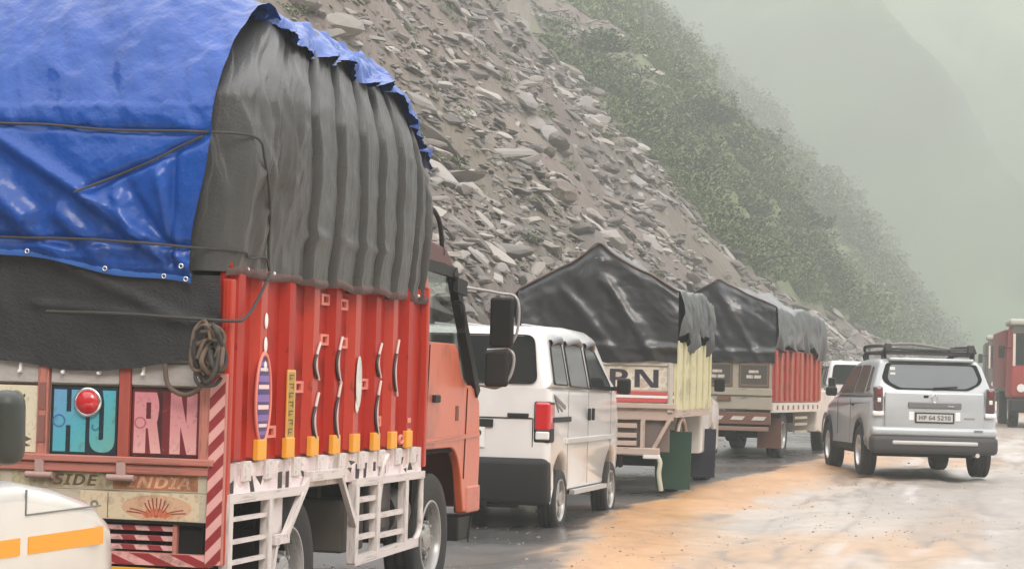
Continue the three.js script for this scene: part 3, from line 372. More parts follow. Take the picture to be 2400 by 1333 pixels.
  const motif = canvasTex(256, 256, (c, w, h) => { c.fillStyle = '#d9cfb6'; c.fillRect(0, 0, w, h); c.fillStyle = '#8b8f6c'; c.beginPath(); c.ellipse(120, 80, 62, 60, 0, 0, 7); c.fill(); c.fillStyle = '#5e5544'; c.beginPath(); c.moveTo(90, 120); c.quadraticCurveTo(140, 190, 230, 205); c.lineTo(180, 218); c.lineTo(222, 232); c.lineTo(120, 240); c.quadraticCurveTo(70, 180, 70, 130); c.fill(); c.beginPath(); c.moveTo(120, 132); c.lineTo(160, 118); c.lineTo(140, 140); c.fill(); c.fillStyle = '#4a4436'; c.beginPath(); c.ellipse(50, 150, 46, 90, 0, 0, 7); c.fill(); c.beginPath(); c.arc(172, 40, 7, 0, 7); c.fill(); weather(c, w, h, 4); });
  const prints = [[-0.785, 0.36], [-0.355, 0.36], [0, 0.23, motif], [0.36, 0.36, HO], [0.785, 0.36, RN]];
  for (const [x, w, m] of prints) {
    const p = add(t, 'tailgate_panel', box(w, panelH, 0.012, x, py, 0.006, 0.003), m ? MT.dark : cream, m === HO ? 'dark panel with blue letters HO' : m === RN ? 'maroon panel with pink letters RN' : undefined);
    if (m) add(p, 'panel_print', face(w - 0.012, panelH - 0.012, x, py, 0.0145), mat(0xffffff, 0.45, { map: m }));
    add(t, 'tailgate_board', box(w, 0.105, 0.02, x, 1.447, 0.010, 0.004), mat([0.50, 0.47, 0.46], 0.6, { map: rep(grimeTex, 2) }));
  }
  for (const x of [-1.0, -0.57, -0.145, 0.145, 0.575, 0.995]) {
    add(t, 'tailgate_post', box(0.058, 0.52, 0.035, x, 1.275, 0.018, 0.006), x === 0.575 ? mat([0.42, 0.085, 0.06], 0.5, { map: rep(grimeTex, 1) }) : pinkish);
    if (Math.abs(x) < 0.9) add(t, 'hinge', merge(box(0.05, 0.10, 0.05, x, 0.985, 0.03, 0.008), cyl(0.016, 0.016, 0.14, x, 0.945, 0.045, 'x')), mat([0.42, 0.27, 0.24], 0.5));
    if (Math.abs(x) < 0.2) for (const y of [1.33, 1.17]) add(t, 'post_plate', box(0.036, 0.13, 0.006, x, y, 0.0385), mat([0.24, 0.10, 0.08], 0.6));
  }
  for (const x of [0.02, 0.25, 0.44, 0.67, 0.96, -0.3, -0.7]) add(t, 'rope_cleat', merge(box(0.016, 0.05, 0.02, x, 1.468, 0.03, 0.006), box(0.016, 0.016, 0.035, x, 1.447, 0.035, 0.005)), MT.plateWhite);
  const lamp = add(t, 'reflector', new THREE.SphereGeometry(0.062, 26, 14, 0, 6.2832, 0, 1.4).rotateX(Math.PI / 2).scale(1, 1, 0.6).translate(0.382, 1.305, 0.026), MT.redLamp, 'round red reflector over the letter O'); add(lamp, 'reflector_ring', new THREE.TorusGeometry(0.064, 0.010, 10, 32).translate(0.382, 1.305, 0.026), MT.chrome);
  add(t, 'tailgate_sill', merge(box(2.1, 0.035, 0.07, 0, 1.03, 0.02, 0.008), box(2.1, 0.045, 0.05, 0, 0.988, 0.012, 0.006)), pinkish);
  const band = canvasTex(1024, 64, (c, w, h) => { c.fillStyle = '#b7ad8e'; c.fillRect(0, 0, w * 0.55, h); c.fillStyle = '#a8704a'; c.fillRect(w * 0.55, 0, w * 0.45, h); c.save(); c.transform(1, 0, -0.35, 1, 20, 0); letters(c, 'SIDE', w * 0.22, 8, w * 0.24, h * 0.74, '#4b4630'); letters(c, 'INDIA', w * 0.62, 8, w * 0.34, h * 0.74, '#d9a184'); c.restore(); weather(c, w, h, 5, 1.5); });
  add(t, 'rear_board', box(2.02, 0.085, 0.03, 0, 0.925, 0.0), cream); add(t, 'board_print', face(0.98, 0.075, 0.475, 0.926, 0.0165), mat(0xffffff, 0.55, { map: band }));
  const lotus = canvasTex(512, 128, (c, w, h) => { c.fillStyle = '#d0bea0'; c.fillRect(0, 0, w, h); const R = rng(5); c.fillStyle = 'rgba(190,110,80,0.35)'; c.beginPath(); c.ellipse(330, 70, 150, 60, 0, 0, 7); c.fill(); c.strokeStyle = '#8a3a26'; c.lineWidth = 6; for (let i = -5; i <= 5; i++) { const a = i * 0.27; c.beginPath(); c.moveTo(330, 112); c.quadraticCurveTo(330 + Math.sin(a) * 60, 100 - Math.cos(a) * 30, 330 + Math.sin(a) * (Math.abs(i) > 3 ? 130 : 70), 104 - Math.cos(a) * (Math.abs(i) > 3 ? 60 : 82)); c.stroke(); } c.fillStyle = '#c4694a'; for (let i = -3; i <= 3; i++) { c.beginPath(); c.ellipse(330 + i * 16, 86 + Math.abs(i) * 6, 7, 22, i * 0.3, 0, 7); c.fill(); } c.strokeStyle = '#5a5048'; c.lineWidth = 4; c.beginPath(); c.moveTo(120, 4); c.lineTo(120, 124); c.stroke(); c.fillStyle = '#7c7464'; c.beginPath(); c.arc(62, 62, 18, 0, 7); c.fill(); c.fillStyle = '#cfc6b0'; c.beginPath(); c.arc(62, 64, 8, 0, 7); c.fill(); weather(c, w, h, 6); });
  add(t, 'rear_panel', box(2.02, 0.14, 0.03, 0, 0.81, 0.0), cream); add(t, 'panel_print', face(0.62, 0.132, 0.665, 0.81, 0.0165), mat(0xffffff, 0.55, { map: lotus }));
  add(t, 'rear_lintel', box(2.02, 0.014, 0.05, 0, 0.735, 0.005), MT.dark);
  const rw = mat(0xffffff, 0.45, { map: stripes('#d9aaa6', '#8f2a30', 4, 14, 512, 64) }), rw2 = mat(0xffffff, 0.45, { map: stripes('#d9a09c', '#94282e', 5, 70, 512, 64) }), rv = mat(0xffffff, 0.45, { map: stripes('#d8a29c', '#8e2a30', 8, -46, 64, 512) });
  for (const s of [1, -1]) {
    for (const y of [0.705, 0.658, 0.612]) { const m = add(t, 'rear_slat', box(0.56, 0.026, 0.02, s * 0.57, y, 0.0, 0.004), mat([0.33, 0.10, 0.10], 0.5)); add(m, 'slat_print', face(0.555, 0.023, s * 0.57, y, 0.0115), rw); }
    add(t, 'lamp_frame', box(0.022, 0.155, 0.03, s * 0.855, 0.65, 0.005), pinkish); add(t, 'lamp_recess', box(0.12, 0.15, 0.02, s * 0.93, 0.655, -0.01), MT.dark);
    const b = add(t, 'corner_board', box(0.085, 0.92, 0.03, s * 1.06, 1.0, 0.022, 0.005), pinkish); add(b, 'board_print', face(0.078, 0.91, s * 1.06, 1.0, 0.0385), rv);
  }
  const bm = add(t, 'rear_bumper', box(2.08, 0.062, 0.06, 0, 0.558, 0.0, 0.006), pinkish); add(bm, 'bumper_print', face(1.04, 0.056, 0.52, 0.558, 0.0325), rw2); add(bm, 'bumper_print', face(1.04, 0.056, -0.52, 0.558, 0.0325), rw2);
  add(t, 'underrun_panel', box(2.0, 0.22, 0.02, 0, 0.40, -0.12), MT.dark);
  const plate = canvasTex(256, 128, (c, w, h) => { c.fillStyle = '#d8a01c'; c.fillRect(0, 0, w, h); letters(c, 'HP 54 A', 16, 14, w - 36, 44, '#2a1c08'); letters(c, '6823', 50, 72, w - 100, 44, '#2a1c08'); });
  const np = add(t, 'number_plate', box(0.31, 0.14, 0.012, 0.66, 0.445, 0.02, 0.003), yellow); add(np, 'plate_print', face(0.30, 0.13, 0.66, 0.445, 0.0275), mat(0xffffff, 0.5, { map: plate }));
  // cab
  const cab = new THREE.Shape(); [[3.56, 1.0], [4.30, 1.0]].forEach((p, i) => i ? cab.lineTo(...p) : cab.moveTo(...p)); cab.quadraticCurveTo(4.52, 0.98, 4.60, 0.70); cab.lineTo(4.66, 0.55); [[5.04, 0.55], [5.08, 0.95], [5.03, 1.30], [4.93, 1.38], [4.80, 1.42], [4.66, 1.42], [4.52, 1.50], [4.42, 1.66], [4.33, 1.70], [3.68, 1.70], [3.64, 2.10], [3.56, 2.25]].forEach(p => cab.lineTo(...p));
  const pane = [[3.68, 1.69], [3.65, 2.16], [4.24, 2.15], [4.86, 1.40], [4.66, 1.41], [4.52, 1.49], [4.42, 1.65], [4.33, 1.69]];
  const black = MT.black;
  for (const s of [1, -1]) {
    const d = add(t, 'cab_side', across(cab, 0.06, 0.012, s * 1.02), orange);
    add(d, 'window_glass', across(poly(pane), 0.006, 0, s * 1.02), MT.glass);
    add(d, 'door_handle', box(0.03, 0.05, 0.13, s * 1.06, 1.33, -3.86, 0.01), MT.plastic);
    add(d, 'crease', merge(bar([s * 1.052, 1.055, -3.60], [s * 1.052, 1.075, -5.02], 0.016, 0.03)), orange);
    add(d, 'door_gap', merge(bar([s * 1.0525, 1.68, -3.70], [s * 1.0525, 1.02, -3.64], 0.006, 0.008), bar([s * 1.0525, 1.40, -4.68], [s * 1.0525, 0.78, -4.63], 0.006, 0.008)), MT.dark);
    add(d, 'lock_plate', bar([s * 1.0525, 1.28, -4.42], [s * 1.0525, 1.18, -4.42], 0.004, 0.07), mat([0.16, 0.05, 0.03], 0.7));
    add(t, 'windscreen_pillar', merge(bar([s * 1.035, 1.36, -4.95], [s * 1.02, 2.19, -4.30], 0.06, 0.085), bar([s * 1.02, 2.18, -4.32], [s * 1.02, 2.20, -3.58], 0.04, 0.07)), black);
    add(t, 'cab_step', merge(box(0.30, 0.17, 0.34, s * 0.86, 0.43, -4.86, 0.02), bar([s * 1.01, 0.55, -5.05], [s * 1.02, 0.33, -4.92], 0.012, 0.015)), MT.plastic);
    add(t, 'bumper_end', box(0.10, 0.19, 0.36, s * 1.01, 0.63, -4.90, 0.02), mat([0.62, 0.20, 0.15], 0.45, { map: rep(grimeTex, 1) }));
    add(t, 'wing_mirror', merge(box(0.17, 0.35, 0.06, s * 1.235, 1.865, -4.88, 0.025)), black);
    add(t, 'convex_mirror', merge(box(0.17, 0.25, 0.05, s * 1.20, 1.54, -4.90, 0.03)), MT.plastic);
    add(t, 'mirror_bracket', merge(tube([[s * 1.02, 1.33, -4.92], [s * 1.06, 1.42, -4.94], [s * 1.20, 1.41, -4.93], [s * 1.295, 1.50, -4.93], [s * 1.30, 1.66, -4.93], [s * 1.12, 1.67, -4.93]], 0.011, 40), tube([[s * 1.12, 1.67, -4.93], [s * 1.25, 1.68, -4.93], [s * 1.335, 1.80, -4.92], [s * 1.33, 2.03, -4.92], [s * 1.20, 2.07, -4.88], [s * 1.0, 2.10, -4.40]], 0.010, 40)), s > 0 ? MT.steelGrey : MT.black);
    add(t, 'seat', merge(box(0.5, 0.12, 0.48, s * 0.5, 1.20, -3.98, 0.05), box(0.48, 0.50, 0.10, s * 0.5, 1.45, -3.70, 0.05)), mat([0.05, 0.04, 0.038], 0.8));
    add(t, 'inner_arch', box(0.40, 0.04, 0.95, s * 0.83, 0.99, -4.0), MT.dark);
    add(t, 'cab_skirt', box(0.012, 0.42, 0.18, s * 1.0, 0.78, -3.62), MT.dark);
  }
  add(t, 'cab_back', box(2.0, 1.0, 0.03, 0, 1.45, -3.57), orange);
  add(t, 'cab_front', merge(box(2.0, 0.78, 0.05, 0, 0.95, -5.06, 0.02), box(2.0, 0.1, 0.2, 0, 1.34, -4.94, 0.03)), orange);
  add(t, 'windscreen', grid(6, 4, (u, v) => [lerp(-0.99, 0.99, u), lerp(1.38, 2.13, v), lerp(-4.92, -4.30, v)]), MT.glass);
  add(t, 'cab_floor', box(1.98, 0.05, 1.45, 0, 1.06, -4.3), MT.dark);
  add(t, 'dashboard', box(1.94, 0.24, 0.24, 0, 1.25, -4.78, 0.05), MT.plastic);
  add(t, 'steering_wheel', new THREE.TorusGeometry(0.21, 0.015, 8, 28).rotateX(-0.9).translate(0.5, 1.42, -4.55), MT.black);
  add(t, 'headlining', box(1.96, 0.03, 0.70, 0, 2.16, -3.92), mat([0.10, 0.06, 0.055], 0.8));
  const rf = add(t, 'cab_roof', across(poly([[3.55, 2.22], [3.55, 2.37], [4.12, 2.33], [4.36, 2.20], [4.32, 2.14], [4.10, 2.22]]), 2.06, 0.012), mat([0.10, 0.035, 0.032], 0.5));
  for (const [u, y] of [[3.66, 2.378], [3.82, 2.366], [3.98, 2.354], [4.13, 2.332], [4.25, 2.27]]) add(rf, 'roof_slat', box(2.0, 0.022, 0.085, 0, y, -u, 0.008), mat([0.42, 0.30, 0.29], 0.5));
  add(t, 'sun_visor', merge(bar([1.02, 2.13, -4.40], [-1.02, 2.13, -4.40], 0.30, 0.02), bar([1.05, 2.10, -4.30], [1.05, 2.08, -4.56], 0.03, 0.10)), MT.plastic);
  add(t, 'grab_handle', tube([[1.03, 1.98, -4.34], [1.10, 1.97, -4.30], [1.12, 1.88, -4.28], [1.10, 1.80, -4.36], [1.03, 1.79, -4.50]], 0.013, 24), black);
  add(t, 'roof_pipe', tube([[0.99, 2.33, -3.66], [1.0, 2.50, -3.68], [1.0, 2.57, -3.78], [1.0, 2.555, -3.92], [1.01, 2.47, -4.02], [1.02, 2.28, -4.06]], 0.016, 40), black);
}
// ------------------------------------------------------------------ the load and its covers
const fold = (x, c, w) => { const d = (x - c) / w; return Math.exp(-d * d); };
const crease = (x, y, x0, y0, x1, y1, w) => { const dx = x1 - x0, dy = y1 - y0, L2 = dx * dx + dy * dy, s = ((x - x0) * dx + (y - y0) * dy) / L2, d = ((x - x0) * dy - (y - y0) * dx) / Math.sqrt(L2); return Math.exp(-(d * d) / (w * w)) * sst(-0.12, 0.08, s) * sst(1.12, 0.92, s); };
const rearZ = (y) => y < 2.75 ? 0.05 + 0.085 * Math.sin(clamp((y - 1.85) / 0.95) * Math.PI * 0.9) : y < 2.85 ? lerp(0.075, 0.02, (y - 2.75) / 0.1) : 0.02 - 1.45 * Math.pow((y - 2.85), 1.0) - 0.35 * Math.pow(y - 2.85, 2);
const topY = (a) => a < 1 ? 3.345 + 0.015 * sst(0, 1, a) : a < 2.6 ? 3.36 - 0.03 * (a - 1) / 1.6 : 3.33 - 0.50 * Math.pow((a - 2.6) / 1.0, 2);
{
  const wet = { clearcoat: 0.25, clearcoatRoughness: 0.35 };
  // dark canvas over the rear
  const dk = mat([0.026, 0.025, 0.028], 0.62, { map: rep(grimeTex, 0.7), bumpMap: rep(grainTex, 5), bumpScale: 0.003 });
  const rear = grid(130, 40, (u, v) => { const x = lerp(-1.1, 1.06, u), y = lerp(1.49 + 0.035 * fb(x * 2.3, 0.4, 3, 201) - 0.03 * Math.sin(x * 5.0), lerp(2.2, 1.93, sst(0.86, 0.93, x)), v); const z = 0.055 + 0.05 * sst(1.5, 2.2, y) + 0.028 * fb(x * 3.5 + y, y * 2.2, 4, 203) + 0.02 * crease(x, y, 0.2, 2.0, 0.85, 1.72, 0.03) + 0.016 * crease(x, y, 0.1, 1.78, 1.0, 1.70, 0.02) - 0.03 * sst(0.85, 1.06, x); return [x, y, z]; }, (u, v) => [u * 2.2, v * 0.8]);
  const g1 = thing('tarpaulin', 'dark grey canvas hanging behind the red truck above its tailgate', 'tarpaulin', [T1.x, 0, T1.z], -TH); add(g1, 'sheet', rear, dk);
  // grey pleated canvas on the right side, wrapping the rear corner
  const pleats = [1.03, 1.44, 1.86, 2.22, 2.60, 3.03, 3.3];
  const side = (a, v) => { // a metres from the rear corner, v 0..1 up
    const top = topY(Math.max(0, a)), yb = 1.955 - 0.0 * a, y = lerp(yb, top, v), lean = v > 0.62 ? 0.80 * Math.pow((v - 0.62) / 0.38, 1.35) : 0;
    const rear = a < 0 ? 1 : Math.pow(clamp(1 - a / 3.3), 1.4);
    let x = 1.105 + 0.055 * Math.sin(Math.min(1, v * 1.25) * Math.PI * 0.8) - 0.20 * Math.pow(Math.max(0, v - 0.55) / 0.45, 2.0), z = -a - lean * rear + 0.04;
    if (a < 0.12) { const q = clamp((0.12 - a) / 0.37); x -= 0.30 * Math.pow(q, 1.6); z = -0.12 * (1 - Math.pow(q, 0.5)) + 0.055 - lean + 0.02 * Math.sin(v * 3.0); }
    x -= 0.06 * sst(2.8, 3.4, a);
    let f = 0; const av = a + 0.03 * Math.sin(v * 2.4) + 0.07 * (v - 0.5);
    for (let i = 0; i < pleats.length; i++) { const d = av - pleats[i], W = (pleats[i + 1] ?? 3.6) - pleats[i]; if (d > -0.05 && d < W) f += (0.042 * (1 - clamp(d / W)) + 0.010 * Math.sin(clamp(d / W) * Math.PI)) * sst(-0.006, 0.006, d); f -= 0.055 * fold(d, -0.016, 0.010) * (0.6 + 0.6 * vn(i * 3, v * 4, 7)); }
    const wr = sst(1.15, 0.6, a);
    f += wr * (0.075 * (1 - Math.abs(fb(a * 4.2 + v * 0.9, v * 1.5, 4, 211)) * 2.2) * Math.sin(clamp(v) * 3.14) + 0.018 * fb(a * 14 + v * 1.4, v * 3, 3, 213));
    f += 0.009 * fb(a * 5, v * 2.2, 4, 215) + 0.006 * (1 - 2.4 * Math.abs(fb(a * 2.6 + v * 3.5, v * 7 - a, 3, 219))) + 0.022 * sst(2.95, 3.4, a) * Math.sin(a * 55 + v * 2.5) * sst(0.95, 0.4, v) + 0.008 * fb(a * 22, v * 5, 3, 217);
    f += 0.02 * fold(v, 0.17, 0.02) * sst(0.9, 1.0, a) * sst(2.5, 2.3, a) * vn(a * 5, 1, 3);
    return [x + f, y, z];
  };
  const canvasMat = mat([0.064, 0.066, 0.067], 0.46, { clearcoat: 0.25, clearcoatRoughness: 0.4, map: rep(grimeTex, 0.6), bumpMap: rep(grainTex, 6), bumpScale: 0.002 });
  const g2 = thing('tarpaulin', 'grey pleated canvas covering the side of the red truck\'s load', 'tarpaulin', [T1.x, 0, T1.z], -TH);
  add(g2, 'sheet', grid(620, 60, (u, v) => side(lerp(-0.24, 3.42, u), v), (u, v) => [u * 3.8, v * 1.3]), canvasMat);
  add(g2, 'hem', grid(200, 4, (u, v) => { const a = lerp(0.0, 3.45, u), q = side(a, 0); return [q[0] + 0.012 * Math.sin(v * 3.14), 1.935 + 0.05 * v + 0.008 * Math.sin(a * 9), q[2]]; }), mat([0.10, 0.06, 0.055], 0.8));
  add(g2, 'front_sheet', grid(24, 20, (u, v) => { const p = side(3.41, v); return [lerp(p[0], -p[0], u), p[1] + 0.2 * v * Math.sin(u * Math.PI), p[2] - 0.03 * Math.sin(u * Math.PI)]; }), canvasMat);
  add(g2, 'far_sheet', grid(60, 20, (u, v) => { const q = side(lerp(0, 3.47, u), v); return [-q[0], q[1], q[2]]; }, (u, v) => [u * 3.5, v * 1.3]), canvasMat);
  // blue sheet: over the rear and the top, with a ruffled edge down the side
  const blue = mat([0.0015, 0.066, 0.36], 0.40, { specularIntensity: 0.4, clearcoat: 0.42, clearcoatRoughness: 0.18, bumpMap: rep(grainTex, 3), bumpScale: 0.004, map: rep(grimeTex, 0.5) });
  const blueAt = (x, L) => { // L metres up the rear then over the top
    let y, z; const seg = 1.0; const yb = 1.880 + 0.142 * (0.95 - x) + 0.012 * Math.sin(x * 9);
    const L0 = 2.85 - yb, L1 = 0.88;
    const arch = 0.20 * Math.max(0, 1 - Math.pow(Math.abs(x) / 0.97, 2));
    if (L < L0) { y = yb + L; z = rearZ(y) + 0.06; } else if (L < L0 + L1) { const q = (L - L0) / L1; y = 2.85 + 0.52 * Math.sin(q * 1.45) / Math.sin(1.45) + arch * q * q; z = 0.08 - 0.76 * (0.62 * q + 0.38 * q * q); } else { const d = L - L0 - L1; y = topY(0.75 + d) + 0.005 + arch; z = -0.68 - d; }
    if (L > L0) y -= 1.1 * Math.max(0, x - 0.86) * sst(0.75, 1.25, L - L0);
    const up = sst(2.3, 2.9, y);
    let f = 0.02 * fb(x * 2 + 1, y * 2, 3, 221);
    // tension folds running down from the left, and small ones fanning from the lower rope
    const lowFade = sst(2.9, 2.4, y);
    f += lowFade * (0.050 * crease(x, y, -0.12, 2.62, 0.47, 2.27, 0.035) + 0.040 * crease(x, y, 0.40, 2.30, 0.80, 2.0, 0.022) + 0.035 * crease(x, y, 0.48, 2.28, 0.92, 1.97, 0.020) + 0.030 * crease(x, y, 0.56, 2.30, 0.70, 2.05, 0.03) + 0.04 * crease(x, y, 0.25, 2.24, 0.47, 2.02, 0.05) - 0.03 * crease(x, y, 0.62, 2.36, 0.86, 1.98, 0.03) + 0.05 * crease(x, y, -0.2, 2.45, 0.12, 2.18, 0.06) + 0.03 * crease(x, y, 0.78, 2.42, 0.88, 2.0, 0.03) - 0.03 * crease(x, y, 0.86, 2.5, 0.84, 2.0, 0.018) + 0.03 * crease(x, y, -0.1, 2.3, 0.3, 1.98, 0.05));
    f -= 0.030 * crease(x, y, 0.40, 2.32, 1.0, 2.58, 0.022) + 0.022 * crease(x, y, -0.2, 2.655, 1.05, 2.60, 0.016) + 0.026 * crease(x, y, -0.2, 2.095, 1.05, 2.06, 0.020);
    f += 0.012 * fold(y - yb, 0.05, 0.02) + 0.010 * fb(x * 14, y * 4, 3, 223) * sst(2.2, 2.0, y);
    // crinkled upper part
    f += up * (0.022 * (1 - Math.abs(fb(x * 3.1 + y, y * 4.2 + z, 3, 225)) * 2) + 0.013 * (1 - 2 * Math.abs(fb(x * 6 + 3 * y, z * 7 + y * 5, 3, 227))));
    f += 0.007 * fb(x * 16, L * 16, 3, 229);
    const nz = L < L0 ? 1 : L < L0 + L1 ? 0.6 : 0.05, ny = L < L0 ? 0 : L < L0 + L1 ? 0.75 : 1;
    return [x, y + f * ny, z + f * nz];
  };
  const rightEdge = (L) => 0.935 + 0.10 * sst(0.1, 0.7, L);
  const g3 = thing('tarpaulin', 'shiny blue plastic tarpaulin tied over the back and top of the red truck', 'tarpaulin', [T1.x, 0, T1.z], -TH);
  add(g3, 'sheet', grid(190, 280, (u, v) => { const L = v * 4.6; return blueAt(lerp(-1.12, rightEdge(L), u), L); }, (u, v) => [u * 2.1, v * 4.6]), blue);
  add(g3, 'ruffled_edge', grid(360, 14, (u, v) => { // hangs over the top edge of the canvas
    const a = lerp(-0.10, 3.50, u), drop = 0.035 + 0.075 * sst(0, 0.6, a) + 0.06 * vn(a * 3.2, 3, 231) + 0.07 * sst(2.4, 3.4, a) - 0.02 * Math.abs(Math.sin(a * 7.5)), q = side(a, 1 - v * drop), k = fb(a * 6.5 + v * 3, v * 2.0, 4, 233), out = 0.030 + 0.055 * v * (0.6 + k) + 0.028 * Math.abs(fb(a * 14 - v * 3, v * 3, 3, 235)) + 0.018 * Math.sin(a * 15 + v * 4);
    return [q[0] + out - 0.09 * (1 - v) * (1 - v), q[1] + 0.045 * (1 - v) + 0.03 * k, q[2] + 0.02 * k]; }, (u, v) => [u * 3.6, v * 0.2]), mat([0.03, 0.105, 0.42], 0.4, { clearcoat: 0.4, clearcoatRoughness: 0.3, map: rep(grimeTex, 1) }));
  add(g3, 'hem', grid(120, 3, (u, v) => { const x = lerp(-1.12, 0.935, u), q = blueAt(x, 0.0); return [x, q[1] + 0.045 * v - 0.004, q[2] + 0.008 * Math.sin(v * 3.1)]; }), mat([0.03, 0.13, 0.46], 0.4));
  const eye = new THREE.TorusGeometry(0.010, 0.004, 6, 14);
  for (const [x, L] of [[0.915, 0.012], [0.80, 0.010], [0.905, 0.07], [0.5, 0.02], [0.1, 0.02], [-0.3, 0.02]]) { const q = blueAt(x, L); add(g3, 'eyelet', eye, MT.chrome).position.set(q[0], q[1], q[2] + 0.016); }
  // ropes
  const rope = (pts, r, label) => { const o = thing('rope', label, 'rope', [T1.x, 0, T1.z], -TH); add(o, 'strand', tube(pts, r, pts.length * 8, 6), MT.rope); return o; };
  const on = (x, y) => { const yb = 1.880 + 0.142 * (0.95 - x) + 0.012 * Math.sin(x * 9), q = blueAt(x, y - yb); return [x, y, q[2] + 0.02]; };
  const sd = (a, y) => { const v = (y - 1.955) / (topY(Math.max(0, a)) - 1.955), q = side(a, v); return [q[0] + 0.016, y, q[2] + 0.004]; };
  const line = (f, l) => l.map(p => f(...p));
  rope([...line(on, [[-1.05, 2.70], [-0.5, 2.68], [-0.1, 2.655], [0.2, 2.645], [0.5, 2.62], [0.8, 2.615], [0.96, 2.61]]), ...line(sd, [[0.02, 2.605], [0.12, 2.50], [0.28, 2.30], [0.44, 2.10], [0.50, 1.98]])], 0.007, 'dark rope across the middle of the blue tarpaulin, running down the grey canvas');
  rope(line(on, [[0.38, 2.31], [0.55, 2.39], [0.75, 2.47], [0.9, 2.545], [1.0, 2.59]]), 0.006, 'short dark rope slanting up across the blue tarpaulin');
  rope([...line(on, [[-1.0, 2.10], [-0.4, 2.10], [0.1, 2.095], [0.4, 2.09], [0.7, 2.075], [0.93, 2.06]]), ...line(sd, [[-0.12, 2.06], [0.06, 2.05], [0.22, 2.03], [0.40, 2.04], [0.5, 1.99]])], 0.0065, 'dark rope along the lower edge of the blue tarpaulin');
  rope([[0.2, 1.74, 0.14], [0.6, 1.735, 0.15], [0.95, 1.72, 0.12], [1.12, 1.715, 0.02], [1.135, 1.74, -0.12], [1.13, 1.86, -0.32], [1.125, 1.97, -0.46]], 0.008, 'thin rope hanging from the dark canvas to the red side rail');
  // bundle of rope on the corner
  const rb = thing('rope_bundle', 'tangled brown rope bundle hanging on the rear corner of the red truck', 'rope', [T1.x, 0, T1.z], -TH), R = rng(77);
  for (let i = 0; i < 9; i++) { const cx = 1.06 + (R() - 0.5) * 0.10, cy = 1.59 + (R() - 0.5) * 0.22, r1 = 0.03 + R() * 0.05, r2 = 0.05 + R() * 0.09, ph = R() * 6, tl = (R() - 0.5) * 1.0, pts = []; for (let k = 0; k <= 9; k++) { const a = ph + k / 9 * (5 + R()); pts.push([cx + r1 * Math.cos(a) + tl * 0.05 * Math.sin(a), cy + r2 * Math.sin(a), 0.13 + 0.03 * Math.sin(a * 2 + i) + 0.012 * (i % 4)]); } add(rb, 'loop', tube(pts, 0.009 + R() * 0.005, 36, 5), i % 3 ? MT.ropeTan : MT.rope); }
  add(rb, 'loop', tube([[0.80, 1.50, 0.08], [0.82, 1.40, 0.08], [0.90, 1.355, 0.09], [0.98, 1.38, 0.10], [1.03, 1.46, 0.10]], 0.012, 24), MT.ropeTan);
}
// ------------------------------------------------------------------ vehicle building helpers
const onSide = (pts, th, hw, off, s) => warp(across(Array.isArray(pts) ? poly(pts) : pts, th, 0), (x, y, z) => [s * (hw(y, -z) + off) + x * 1, y, z]);
const onRear = (pts, th, rz, off) => warp(extr(pts, th, 0), (x, y, z) => [x, y, z + rz(y, x) + off]);
const arch = (sh, u, y, r, a0 = Math.PI, a1 = 0) => sh.absarc(u, y, r, a0, a1, true); // over the wheel, moving towards larger u
function roundPoly(pts, r, n = 4) { // polygon with rounded corners
  const o = []; const N = pts.length; for (let i = 0; i < N; i++) { const p = pts[(i + N - 1) % N], q = pts[i], s = pts[(i + 1) % N], a = Math.hypot(p[0] - q[0], p[1] - q[1]), b = Math.hypot(s[0] - q[0], s[1] - q[1]), k = Math.min(r, a / 2.1, b / 2.1), A = [q[0] + (p[0] - q[0]) * k / a, q[1] + (p[1] - q[1]) * k / a], B = [q[0] + (s[0] - q[0]) * k / b, q[1] + (s[1] - q[1]) * k / b]; for (let j = 0; j <= n; j++) { const t = j / n; o.push([(1 - t) * (1 - t) * A[0] + 2 * t * (1 - t) * q[0] + t * t * B[0], (1 - t) * (1 - t) * A[1] + 2 * t * (1 - t) * q[1] + t * t * B[1]]); } } return o; }
const ring = (pts, k) => { const s = poly(pts), c = pts.reduce((a, p) => [a[0] + p[0] / pts.length, a[1] + p[1] / pts.length], [0, 0]), h = new THREE.Path(); pts.forEach((p, i) => { const d = Math.hypot(p[0] - c[0], p[1] - c[1]), q = [c[0] + (p[0] - c[0]) * (1 - k / d), c[1] + (p[1] - c[1]) * (1 - k / d)]; i ? h.lineTo(...q) : h.moveTo(...q); }); s.holes.push(h); return s; };

